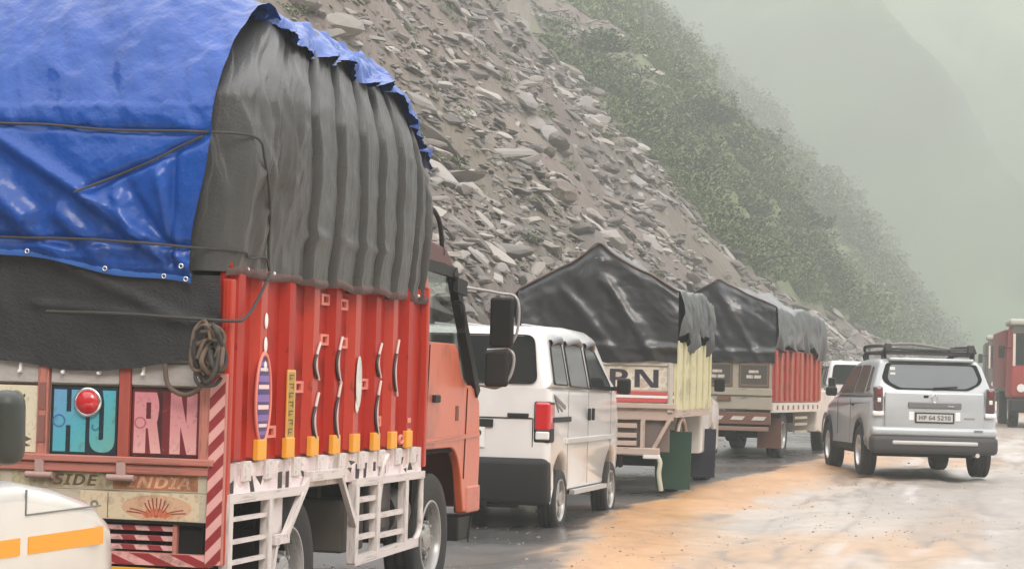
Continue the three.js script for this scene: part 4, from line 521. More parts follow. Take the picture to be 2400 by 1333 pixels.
// ------------------------------------------------------------------ white minivan
{
  const g = thing('minivan', 'white minivan queuing between the red truck and the black-topped pickup', 'van', [-0.37, roadY(0.1, -20.6) - 0.035, -19.775], -TH); g.scale.setScalar(1.035);
  const paint = mat([0.85, 0.845, 0.85], 0.28, { clearcoat: 0.8, clearcoatRoughness: 0.1, map: rep(grimeTex, 0.25) });
  const hw = (y) => y < 1.26 ? 0.737 - 0.02 * sst(0.8, 0.3, y) : 0.737 - (y - 1.26) * 0.20, rz = (y) => y < 0.7 ? 0 : y < 1.26 ? -(y - 0.7) * 0.05 : -0.028 - (y - 1.26) * 0.20;
  const low = new THREE.Shape(); low.moveTo(0.02, 0.42); low.lineTo(0.22, 0.36); arch(low, 0.55, 0.33, 0.345); low.lineTo(2.5, 0.33); arch(low, 2.88, 0.33, 0.345); [[3.52, 0.36], [3.60, 0.55], [3.56, 0.86], [3.42, 1.02], [3.02, 1.27], [0.03, 1.27], [0.0, 0.7]].forEach(p => low.lineTo(...p));
  add(g, 'body', soft(warp(across(low, 1.475, 0.06, 0, 4), (x, y, z) => [x * (1 - 0.03 * sst(0.8, 0.3, y)) * (1 - 0.10 * sst(3.0, 3.6, -z)), y, z]), 0.5), paint);
  const up = poly([[0.028, 1.26], [3.02, 1.26], [2.80, 1.42], [2.36, 1.775], [2.1, 1.81], [1.2, 1.83], [0.3, 1.815], [0.15, 1.79], [0.10, 1.72]]);
  add(g, 'cabin', soft(warp(across(up, 1.475, 0.09, 0, 5), (x, y, z) => [x * (1 - Math.max(0, y - 1.26) * 0.27), y, z]), 0.5), paint);
  add(g, 'roof_crease', merge(...[-0.4, -0.13, 0.13, 0.4].map(x => box(0.05, 0.012, 1.7, x, 1.828, -1.2, 0.005))), paint);
  for (const s of [1, -1]) {
    const wins = [[[0.16, 1.30], [0.24, 1.66], [0.70, 1.68], [0.71, 1.29]], [[0.80, 1.285], [0.81, 1.68], [1.56, 1.67], [1.60, 1.27]], [[1.72, 1.27], [1.70, 1.665], [2.14, 1.64], [2.66, 1.32], [2.68, 1.25]]];
    wins.forEach((w, i) => {
      const p = roundPoly(w, 0.05), f = add(g, 'window', onSide(p, 0.012, hw, 0.004, s), i === 2 ? MT.tint : MT.tintLight);
      add(f, 'window_frame', onSide(ring(roundPoly(w, 0.05), 0.022), 0.016, hw, 0.007, s), MT.plastic);
      const tp = [w[1], w[2]]; add(g, 'rain_guard', tube([[s * (hw(1.68) + 0.012), 1.67, -tp[0][0] - 0.02], [s * (hw(1.70) + 0.05), 1.705, -(tp[0][0] + 0.5 * (tp[1][0] - tp[0][0]))], [s * (hw(1.68) + 0.012), tp[1][1] + 0.005, -tp[1][0] + 0.02]], 0.030, 12, 6).translate(0, 0, 0), mat([0.17, 0.17, 0.19], 0.3));
    });
    add(g, 'side_moulding', box(0.02, 0.05, 2.2, s * (0.745), 0.80, -1.75, 0.008), paint);
    add(g, 'slide_rail', box(0.012, 0.045, 0.75, s * 0.742, 0.995, -0.48), MT.plastic);
    for (const z of [1.66, 1.84]) add(g, 'door_handle', box(0.03, 0.115, 0.035, s * 0.747, 1.03, -z, 0.01), MT.plastic);
    for (const u of [0.76, 1.65, 2.75]) add(g, 'door_gap', box(0.004, 0.86, 0.006, s * 0.738, 0.82, -u), mat([0.22, 0.22, 0.22], 0.7));
    add(g, 'decal', merge(bar([s * 0.742, 1.20, -0.14], [s * 0.742, 1.10, -0.62], 0.004, 0.035), bar([s * 0.742, 1.15, -0.20], [s * 0.742, 1.07, -0.50], 0.004, 0.02), bar([s * 0.742, 1.20, -0.16], [s * 0.742, 1.06, -0.34], 0.004, 0.018)), mat([0.16, 0.15, 0.16], 0.4));
    add(g, 'step_bar', merge(bar([s * 0.74, 0.33, -0.98], [s * 0.74, 0.33, -2.5], 0.05, 0.04)), MT.alloy);
    add(g, 'mirror', merge(box(0.14, 0.16, 0.07, s * 0.87, 1.30, -2.72, 0.03), bar([s * 0.72, 1.27, -2.72], [s * 0.86, 1.28, -2.72], 0.04)), MT.black);
    const lampP = roundPoly([[0.60, 0.80], [0.60, 1.08], [0.64, 1.15], [0.735, 1.15], [0.735, 0.80]].map(([x, y]) => [s * x, y]), 0.025);
    const l = add(g, 'tail_lamp', merge(box(0.145, 0.255, 0.20, s * 0.672, 1.025, -0.085, 0.03)), MT.redLamp); add(l, 'reverse_lens', box(0.125, 0.075, 0.16, s * 0.674, 0.858, -0.068, 0.015), MT.clearLamp);
    add(l, 'lamp_base', box(0.15, 0.36, 0.19, s * 0.668, 0.975, -0.092, 0.02), MT.plastic);
    wheel(g, 0.275, 0.165, 0.185, s * 0.655, 0.275, -0.55, 'car', MT.steelGrey); wheel(g, 0.275, 0.165, 0.185, s * 0.655, 0.275, -2.88, 'car', MT.steelGrey);
    add(g, 'headlamp', box(0.2, 0.2, 0.12, s * 0.52, 0.82, -3.52, 0.05), MT.clearLamp);
  }
  add(g, 'underbody', box(1.3, 0.2, 3.3, 0, 0.40, -1.75), MT.dark);
  const rw = roundPoly([[-0.60, 1.32], [-0.55, 1.72], [0.55, 1.72], [0.60, 1.32]], 0.07);
  add(g, 'rear_window', onRear(rw, 0.012, (y) => -0.028 - (y - 1.26) * 0.145, 0.010), MT.tint); add(g, 'rear_window_seal', onRear(ring(roundPoly([[-0.615, 1.305], [-0.565, 1.735], [0.565, 1.735], [0.615, 1.305]], 0.08), 0.03), 0.014, (y) => -0.028 - (y - 1.26) * 0.145, 0.012), MT.black);
  add(g, 'hatch_gap', merge(box(1.15, 0.010, 0.006, 0, 1.005, -0.012), box(0.008, 0.3, 0.006, 0.585, 0.86, -0.006), box(0.008, 0.3, 0.006, -0.585, 0.86, -0.006)), MT.dark);
  add(g, 'hatch_handle', box(0.19, 0.035, 0.03, 0.45, 1.03, -0.01, 0.008), MT.plastic);
  add(g, 'rear_bumper', soft(warp(box(1.47, 0.41, 0.22, 0, 0.455, -0.04, 0.06), (x, y, z) => [x, y, z - 0.05 * sst(0.5, 0.25, y)]), 0.5), MT.plastic);
  add(g, 'exhaust', cyl(0.025, 0.025, 0.2, 0.18, 0.26, -0.06, 'z'), MT.dark);
  add(g, 'bumper_foot', merge(box(1.1, 0.06, 0.12, -0.1, 0.25, -0.1, 0.02)), MT.plastic);
  const rp = canvasTex(256, 128, (c, w, h) => { c.fillStyle = '#e8e6e0'; c.fillRect(0, 0, w, h); letters(c, 'HP 0', 12, 10, w - 24, 46, '#1a1a1a'); letters(c, '7352', 30, 70, w - 60, 46, '#1a1a1a'); });
  add(g, 'plate_recess', box(0.46, 0.07, 0.02, 0.0, 0.955, -0.002, 0.006), MT.plastic);
  const np = add(g, 'number_plate', box(0.34, 0.18, 0.012, -0.01, 0.83, 0.006, 0.004), MT.plateWhite); add(np, 'plate_print', face(0.32, 0.16, -0.01, 0.83, 0.0135), mat(0xffffff, 0.5, { map: rp }));
  add(g, 'windscreen', warp(new THREE.PlaneGeometry(1.2, 0.52, 1, 1), (x, y) => [x, 1.55 + y * 0.72, -2.66 + y * 0.92 - 0.01]), MT.tint);
}
{ const v = scene.children.find(o => o.name === 'minivan').clone(); v.name = numbered('minivan'); v.position.set(7.15, groundY(7, -45) - 0.02, -44.5); v.rotation.y = -0.06; v.scale.setScalar(0.93); v.userData = { label: 'white minivan ahead of the silver car and mostly hidden by it', category: 'van' }; scene.add(v); }
// ------------------------------------------------------------------ silver off-road car
{
  const gx = 5.86, gz = -30.0, g = thing('car', 'silver off-road car with dark roof carrier driving on the muddy right side', 'car', [gx, roadY(gx, gz - 2) + 0.01, gz], 0.015);
  const silver = mat([0.52, 0.55, 0.585], 0.36, { metalness: 0.08, clearcoat: 0.45, clearcoatRoughness: 0.12, map: rep(grimeTex, 0.35) });
  const low = new THREE.Shape(); low.moveTo(0.10, 0.50); low.lineTo(0.34, 0.42); arch(low, 0.80, 0.36, 0.40); low.lineTo(3.05, 0.34); arch(low, 3.47, 0.36, 0.40); [[4.15, 0.40], [4.28, 0.60], [4.22, 0.92], [3.9, 1.02], [3.2, 1.10], [0.12, 1.13], [0.03, 0.95], [0.04, 0.62]].forEach(p => low.lineTo(...p));
  const hwy = (y) => 0.905 - 0.10 * Math.pow(clamp((y - 0.85) / 0.3), 2) * 0.35;
  add(g, 'body', soft(warp(across(low, 1.81, 0.11, 0, 5), (x, y, z) => [x * (1 - 0.05 * sst(0.9, 1.15, y)) * (1 - 0.12 * sst(3.4, 4.3, -z)) * (1 - 0.05 * sst(0.3, 0.0, -z)), y, z]), 0.6), silver);
  const up = poly([[0.10, 1.10], [3.2, 1.10], [2.95, 1.18], [2.25, 1.58], [2.0, 1.62], [1.2, 1.65], [0.45, 1.635], [0.30, 1.58]]);
  const uhw = (y) => 0.862 * (1 - Math.max(0, y - 1.1) * 0.36);
  add(g, 'cabin', soft(warp(across(up, 1.724, 0.10, 0, 5), (x, y, z) => [x * (1 - Math.max(0, y - 1.1) * 0.36), y, z]), 0.6), silver);
  for (const s of [1, -1]) {
    for (const [w, m] of [[[[0.34, 1.20], [0.50, 1.52], [0.66, 1.53], [0.58, 1.17]], MT.tintSoft], [[[0.72, 1.16], [0.78, 1.54], [1.45, 1.55], [1.48, 1.15]], MT.tintSoft], [[[1.58, 1.15], [1.56, 1.55], [2.08, 1.53], [2.72, 1.19], [2.72, 1.14]], MT.tintSoft]]) add(g, 'window', onSide(roundPoly(w, 0.04), 0.012, uhw, 0.006, s), m);
    for (const [u, y0] of [[0.80, 0.36], [3.47, 0.36]]) { add(g, 'arch_trim', new THREE.TorusGeometry(0.405, 0.035, 8, 24, Math.PI).rotateY(Math.PI / 2).translate(s * 0.885, y0, -u), MT.plastic); wheel(g, 0.345, 0.225, 0.21, s * 0.80, 0.345, -u, 'car', MT.alloy); }
    add(g, 'sill', box(0.08, 0.12, 2.0, s * 0.86, 0.38, -2.1, 0.03), MT.plastic);
    add(g, 'mirror', box(0.17, 0.14, 0.10, s * 1.0, 1.16, -2.62, 0.04), MT.plastic);
    add(g, 'door_handle', box(0.02, 0.03, 0.14, s * 0.90, 0.98, -1.35, 0.008), MT.plastic);
    for (const u of [1.5, 2.6]) add(g, 'door_gap', box(0.005, 0.6, 0.010, s * 0.903, 0.75, -u), MT.dark);
    const l = add(g, 'tail_lamp', merge(box(0.125, 0.35, 0.16, s * 0.775, 1.075, -0.055, 0.035)), mat([0.085, 0.045, 0.045], 0.15, { clearcoat: 1 })); add(l, 'lamp_lens', box(0.05, 0.06, 0.02, s * 0.77, 1.06, 0.028, 0.01), MT.clearLamp); add(l, 'lamp_lens', box(0.05, 0.09, 0.02, s * 0.77, 1.17, 0.028, 0.01), mat([0.22, 0.03, 0.03], 0.2));
    add(g, 'lamp_trim', box(0.16, 0.07, 0.13, s * 0.775, 0.875, -0.045, 0.025), mat([0.8, 0.8, 0.82], 0.2, { clearcoat: 1 }));
    add(g, 'roof_rail', merge(tube([[s * 0.60, 1.63, -0.45], [s * 0.63, 1.70, -0.60], [s * 0.63, 1.71, -1.9], [s * 0.60, 1.62, -2.1]], 0.022, 24)), MT.plastic);
  }
  const rzw = (y) => -0.115 - (y - 1.10) * 0.40;
  const rw = roundPoly([[-0.50, 1.215], [-0.66, 1.30], [-0.70, 1.37], [-0.63, 1.575], [0.63, 1.575], [0.70, 1.37], [0.66, 1.30], [0.50, 1.215]], 0.035);
  add(g, 'rear_window', onRear(rw, 0.014, rzw, 0.020), MT.tint); add(g, 'rear_glass', onRear(roundPoly([[-0.45, 1.235], [-0.59, 1.305], [-0.62, 1.37], [-0.575, 1.555], [0.575, 1.555], [0.64, 1.37], [0.61, 1.305], [0.46, 1.235]], 0.05), 0.006, rzw, 0.030), mat([0.25, 0.27, 0.295], 0.08, { clearcoat: 1 }));
  for (const [y, h] of [[1.50, 0.045], [1.43, 0.03]]) add(g, 'sticker', onRear([[-0.58, y - h / 2], [-0.51, y - h / 2], [-0.51, y + h / 2], [-0.58, y + h / 2]], 0.004, rzw, 0.036), MT.plateWhite);
  add(g, 'spoiler', soft(box(1.18, 0.05, 0.20, 0, 1.628, -0.33, 0.024)), silver);
  add(g, 'wiper', bar([0.0, 1.235, -0.12], [0.34, 1.26, -0.13], 0.02), MT.black);
  add(g, 'tailgate', soft(box(1.38, 0.50, 0.06, 0, 0.93, -0.022, 0.028)), silver);
  add(g, 'plate_strip', box(0.74, 0.085, 0.03, 0, 1.00, 0.012, 0.015), mat([0.15, 0.15, 0.155], 0.35)); add(g, 'model_badge', box(0.09, 0.02, 0.006, 0.22, 0.995, 0.03), MT.chrome);
  add(g, 'trim_badge', box(0.15, 0.022, 0.006, 0.48, 0.83, 0.012), mat([0.25, 0.25, 0.26], 0.4));
  const emb = new THREE.TorusGeometry(0.062, 0.016, 6, 4).rotateZ(Math.PI / 2).scale(0.75, 1.15, 0.6).translate(0, 1.095, 0.012); add(g, 'emblem', emb, MT.chrome, 'chrome diamond-shaped emblem');
  add(g, 'hatch_button', box(0.07, 0.035, 0.02, -0.12, 1.12, 0.005, 0.008), MT.black);
  const pt = canvasTex(256, 64, (c, w, h) => { c.fillStyle = '#b9b7b4'; c.fillRect(0, 0, w, h); letters(c, 'HP 64 5210', 14, 14, w - 28, 36, '#2c2a2a'); });
  const np = add(g, 'number_plate', box(0.54, 0.145, 0.015, 0, 0.83, 0.015, 0.004), MT.plastic); add(np, 'plate_print', face(0.50, 0.105, 0, 0.83, 0.0245), mat(0xffffff, 0.5, { map: pt }));
  for (const s of [-1, 1]) add(g, 'plate_light', box(0.07, 0.12, 0.012, s * 0.32, 0.85, 0.012, 0.01), mat([0.8, 0.8, 0.82], 0.25));
  add(g, 'bumper_top', soft(box(1.74, 0.13, 0.20, 0, 0.635, -0.045, 0.055)), silver); add(g, 'bumper_badge', box(0.12, 0.03, 0.006, 0.60, 0.66, 0.058), mat([0.2, 0.2, 0.2], 0.4));
  add(g, 'rear_bumper', soft(box(1.76, 0.25, 0.26, 0, 0.46, -0.05, 0.07)), mat([0.045, 0.041, 0.043], 0.6)); add(g, 'skid_trim', soft(box(1.18, 0.055, 0.05, 0, 0.485, 0.075, 0.02)), mat([0.50, 0.49, 0.48], 0.35));
  add(g, 'underbody', box(1.5, 0.16, 3.6, 0, 0.36, -2.15), MT.dark); add(g, 'axle', merge(cyl(0.05, 0.05, 1.4, 0, 0.32, -0.8, 'x'), box(0.24, 0.20, 0.2, 0.25, 0.30, -0.8, 0.06)), MT.dark); add(g, 'exhaust', cyl(0.03, 0.03, 0.22, 0.58, 0.33, 0.0, 'z'), MT.chrome);
  add(g, 'windscreen', warp(new THREE.PlaneGeometry(1.34, 0.7), (x, y) => [x * (1 - y * 0.15), 1.385 + y * 0.52, -2.60 + y * 1.0 - 0.02]), MT.tint);
  // carrier on the roof: stays a thing of its own
  const r = thing('roof_carrier', 'dark roof carrier frame strapped on top of the silver car', 'roof carrier', [gx, roadY(gx, gz - 2) + 1.70, gz], 0.015);
  const rm = mat([0.040, 0.037, 0.037], 0.6), rl = mat([0.20, 0.185, 0.17], 0.7);
  add(r, 'side_frame', merge(tube([[-0.62, 0.03, -0.45], [-0.63, 0.12, -0.5], [-0.63, 0.13, -1.9], [-0.62, 0.04, -1.95]], 0.022, 20), tube([[-0.62, 0.04, -0.45], [-0.62, 0.04, -1.95]], 0.022, 8)), rm);
  add(r, 'side_frame', merge(tube([[0.62, 0.03, -0.45], [0.63, 0.12, -0.5], [0.63, 0.13, -1.9], [0.62, 0.04, -1.95]], 0.022, 20), tube([[0.62, 0.04, -0.45], [0.62, 0.04, -1.95]], 0.022, 8)), rm);
  for (let i = 0; i < 6; i++) add(r, 'cross_bar', bar([-0.62, 0.045, -0.46 - i * 0.29], [0.62, 0.045, -0.46 - i * 0.29], 0.035), rm);
  add(r, 'rear_rail', tube([[-0.66, 0.05, -0.42], [-0.55, 0.085, -0.42], [0, 0.08, -0.42], [0.55, 0.085, -0.42], [0.66, 0.05, -0.42]], 0.018, 20), rm);
  add(r, 'front_rail', tube([[-0.63, 0.12, -1.92], [0, 0.19, -1.95], [0.63, 0.12, -1.92]], 0.024, 20), rl);
  for (const s of [-1, 1]) { add(r, 'clamp', box(0.10, 0.12, 0.08, s * 0.58, 0.10, -0.42, 0.02), rm); add(r, 'foot', box(0.07, 0.13, 0.07, s * 0.62, -0.02, -0.5, 0.02), rm); add(r, 'foot', box(0.07, 0.13, 0.07, s * 0.62, -0.02, -1.85, 0.02), rm); }
}
// ------------------------------------------------------------------ white car at the left edge
{
  const g = thing('car', 'white car with orange side stripe, only its bonnet showing, behind the red truck', 'car', [-3.385, roadY(-3.4, -8) + 0.008, -5.30], -TH);
  const paint = mat([0.78, 0.765, 0.73], 0.26, { clearcoat: 0.9, clearcoatRoughness: 0.08, map: rep(grimeTex, 0.3) }), stripe = mat([0.80, 0.33, 0.02], 0.45);
  const low = new THREE.Shape(); low.moveTo(0.05, 0.40); low.lineTo(0.45, 0.36); arch(low, 0.85, 0.32, 0.37); low.lineTo(3.0, 0.30); arch(low, 3.38, 0.28, 0.33); [[4.08, 0.32], [4.19, 0.42], [4.20, 0.65], [4.17, 0.745], [4.07, 0.84], [3.83, 0.925], [3.5, 0.985], [3.15, 1.03], [0.2, 1.03], [0.02, 0.95], [0.0, 0.6]].forEach(p => low.lineTo(...p));
  add(g, 'body', soft(warp(across(low, 1.70, 0.07, 0, 6), (x, y, z) => [x * (1 - 0.10 * Math.pow(sst(3.75, 4.25, -z), 2)), y + 0.03 * Math.max(0, 1 - Math.pow(x / 0.85, 2)) * sst(0.8, 1.0, y), z]), 0.7), paint);
  add(g, 'bonnet', grid(24, 30, (u, v) => { const x = lerp(-0.77, 0.77, u), q = lerp(3.18, 4.06, v), y = q < 3.5 ? lerp(1.027, 0.985, (q - 3.15) / 0.35) : q < 3.83 ? lerp(0.985, 0.925, (q - 3.5) / 0.33) : lerp(0.925, 0.845, (q - 3.83) / 0.24), k = Math.pow(Math.abs(x) / 0.77, 6); return [x * (1 - 0.05 * sst(3.75, 4.1, q)), y + 0.040 * (1 - Math.pow(x / 0.85, 2)) + 0.006 - 0.05 * k, -q]; }), paint);
  const hwf = (y, u) => 0.85 * (1 - 0.10 * Math.pow(sst(3.75, 4.25, u), 2));
  for (const s of [1, -1]) {
    add(g, 'bonnet_gap', merge(bar([s * 0.851, 1.0, -3.19], [s * 0.851, 0.905, -3.19], 0.006, 0.008), bar([s * 0.851, 0.905, -3.19], [s * hwf(0, 3.86) + s * 0.002, 0.908, -3.86], 0.008, 0.006)), mat([0.16, 0.17, 0.16], 0.6));
    add(g, 'stripe', onSide([[3.22, 0.757], [3.22, 0.822], [3.90, 0.822], [3.90, 0.752]], 0.004, hwf, 0.002, s), stripe); add(g, 'stripe', onSide([[0.3, 0.757], [0.3, 0.822], [3.15, 0.822], [3.15, 0.757]], 0.004, hwf, 0.002, s), stripe);
    const m = add(g, 'door_mirror', soft(warp(box(0.13, 0.27, 0.13, s * 0.925, 1.24, -2.86, 0.055), (x, y, z) => [x, y, z + 0.05 * (y - 1.2)])), mat([0.028, 0.032, 0.028], 0.4)); add(m, 'mirror_arm', bar([s * 0.79, 1.05, -2.86], [s * 0.90, 1.15, -2.86], 0.06), MT.plastic);
    wheel(g, 0.30, 0.19, 0.19, s * 0.755, 0.30, -0.85, 'car', MT.alloy); wheel(g, 0.28, 0.19, 0.18, s * 0.755, 0.28, -3.38, 'car', MT.alloy);
    add(g, 'headlamp', box(0.22, 0.15, 0.2, s * 0.60, 0.72, -4.07, 0.06), MT.clearLamp);
  }
  const up = poly([[0.25, 1.02], [3.12, 1.02], [2.45, 1.47], [2.1, 1.50], [0.9, 1.49], [0.6, 1.42]]);
  add(g, 'cabin', soft(warp(across(up, 1.62, 0.08, 0, 4), (x, y, z) => [x * (1 - Math.max(0, y - 1.02) * 0.38), y, z]), 0.6), paint);
  for (const s of [1, -1]) for (const w of [[[0.75, 1.08], [0.95, 1.40], [1.55, 1.41], [1.56, 1.08]], [[1.64, 1.08], [1.63, 1.41], [2.32, 1.40], [2.85, 1.08]]]) add(g, 'window', onSide(roundPoly(w, 0.04), 0.01, (y) => 0.81 * (1 - (y - 1.02) * 0.38), 0.006, s), MT.tint);
  add(g, 'windscreen', warp(new THREE.PlaneGeometry(1.35, 0.7), (x, y) => [x * (1 - y * 0.2), 1.26 + y * 0.50, -2.79 + y * 0.75 - 0.015]), MT.tint); add(g, 'rear_window', warp(new THREE.PlaneGeometry(1.3, 0.5), (x, y) => [x, 1.24 + y * 0.6, -0.42 - y * 0.52 + 0.02]), MT.tint);
  add(g, 'grille', box(0.8, 0.13, 0.05, 0, 0.70, -4.18, 0.02), MT.plastic); add(g, 'underbody', box(1.5, 0.2, 3.9, 0, 0.35, -2.1), MT.dark);
}
// ------------------------------------------------------------------ goods pickups under dark covers
function gableCover(name, label, pos, turn, hw, L, peak, eave, drop, rearBottom, seed, m) {
  const g = thing(name, label, 'tarpaulin', pos, turn);
  const top = (x, z) => { const k = Math.abs(x) / hw, sag = 0.17 * Math.sin(Math.PI * k) * (0.3 + 0.9 * vn(z * 1.4, seed)) * sst(0, 0.5, -z) + 0.03 * fb(x * 3.2, z * 3, 3, seed + 1), e = eave + 0.10 * fb(z * 1.5, x > 0 ? 1 : 5, 3, seed); return lerp(peak - 0.04 * sst(0, 1.2, -z) + 0.05 * fb(z * 1.1, 2, 3, seed), e, Math.pow(k, 0.92)) - sag; };
  add(g, 'rear_sheet', grid(60, 50, (u, v) => { const x = lerp(-hw, hw, u), yt = top(x, 0), yb = rearBottom + 0.04 * fb(x * 3, 1, 3, seed + 3), y = lerp(yb, yt, v), fo = 0.07 * fb(x * 2.2 + y, y * 1.6, 5, seed + 5) + 0.009 * (1 - 2 * Math.abs(fb(x * 5 + y * 2, y * 4, 3, seed + 15))) + 0.03 * crease(x, y, -0.4, eave, 0.3, rearBottom, 0.05) + 0.04 * crease(x, y, 0.1, eave + 0.1, 0.7, rearBottom, 0.06) + 0.045 * Math.sin(Math.PI * v) + 0.05 * fold(y, rearBottom + 0.16, 0.05) * vn(x * 4, 3, seed); return [x * (1 + 0.015 * Math.sin(v * 3)), y, 0.03 + fo * sst(0, 0.08, 1 - v)]; }, (u, v) => [u * 2, v * 1.5]), m);
  add(g, 'roof_sheet', grid(70, 70, (u, v) => { // across the roof and down both sides
    const W = hw + drop, s = lerp(-W, W, u), z = lerp(0.03, -L, v), k = Math.abs(s), sg = Math.sign(s);
    if (k <= hw) return [s, top(s, z) + 0.006, z];
    const d = k - hw, q = d / drop, ruf = 0.045 * Math.sin(z * 9 + 5 * fb(z * 2, q, 2, seed)) * q + 0.05 * fb(z * 5, d * 4, 3, seed + 7) * sst(0, 0.3, q);
    return [sg * (hw + 0.02 + 0.03 * Math.sin(q * 3) + ruf), top(hw, z) + 0.006 - d * (1 + 0.30 * fb(z * 2.3, 9, 3, seed + 8)), z]; }, (u, v) => [u * 4, v * 3]), m);
  add(g, 'front_sheet', grid(12, 8, (u, v) => { const x = lerp(-hw, hw, u); return [x, lerp(rearBottom, top(x, -L), v), -L - 0.02]; }), m);
  add(g, 'edge_rope', tube(Array.from({ length: 13 }, (_, i) => { const x = lerp(-hw, hw, i / 12); return [x, top(x, 0) + 0.004, 0.045]; }), 0.012, 60), mat([0.14, 0.10, 0.085], 0.8));
  return g;
}
function pickupCab(g, hw, u0, L, yTop, paint) { // cab and bonnet in front of the load bed
  const low = new THREE.Shape(); low.moveTo(u0, 0.40); low.lineTo(u0 + L * 0.42, 0.36); arch(low, u0 + L * 0.62, 0.36, 0.38); [[u0 + L, 0.42], [u0 + L + 0.02, 0.95], [u0 + L * 0.95, 1.05], [u0 + L * 0.48, 1.14], [u0, 1.14]].forEach(p => low.lineTo(...p));
  add(g, 'cab_body', soft(across(low, hw * 2, 0.05, 0, 3), 0.6), paint);
  const up = poly([[u0 + 0.02, 1.12], [u0 + L * 0.48, 1.12], [u0 + L * 0.30, yTop - 0.05], [u0 + 0.08, yTop], [u0 + 0.02, yTop - 0.05]]);
  add(g, 'cab_top', soft(warp(across(up, hw * 1.94, 0.05, 0, 3), (x, y, z) => [x * (1 - Math.max(0, y - 1.12) * 0.18), y, z]), 0.6), paint);
  for (const s of [1, -1]) { add(g, 'window', onSide(roundPoly([[u0 + 0.12, 1.18], [u0 + 0.12, yTop - 0.10], [u0 + L * 0.27, yTop - 0.12], [u0 + L * 0.42, 1.18]], 0.04), 0.01, (y) => hw * 0.97 * (1 - (y - 1.12) * 0.18), 0.006, s), MT.tint); add(g, 'mirror', box(0.14, 0.18, 0.08, s * (hw + 0.12), 1.28, -(u0 + L * 0.42), 0.03), MT.black); add(g, 'headlamp', box(0.2, 0.18, 0.1, s * (hw - 0.2), 0.80, -(u0 + L), 0.05), MT.clearLamp); }
  add(g, 'windscreen', warp(new THREE.PlaneGeometry(hw * 1.6, 1), (x, y) => [x * (1 - y * 0.1), (1.15 + yTop - 0.06) / 2 + y * (yTop - 1.24), -(u0 + L * 0.395) + y * L * 0.175 - 0.02]), MT.tint);
  add(g, 'front_bumper', box(hw * 1.96, 0.16, 0.12, 0, 0.42, -(u0 + L + 0.02), 0.04), MT.plastic);
}
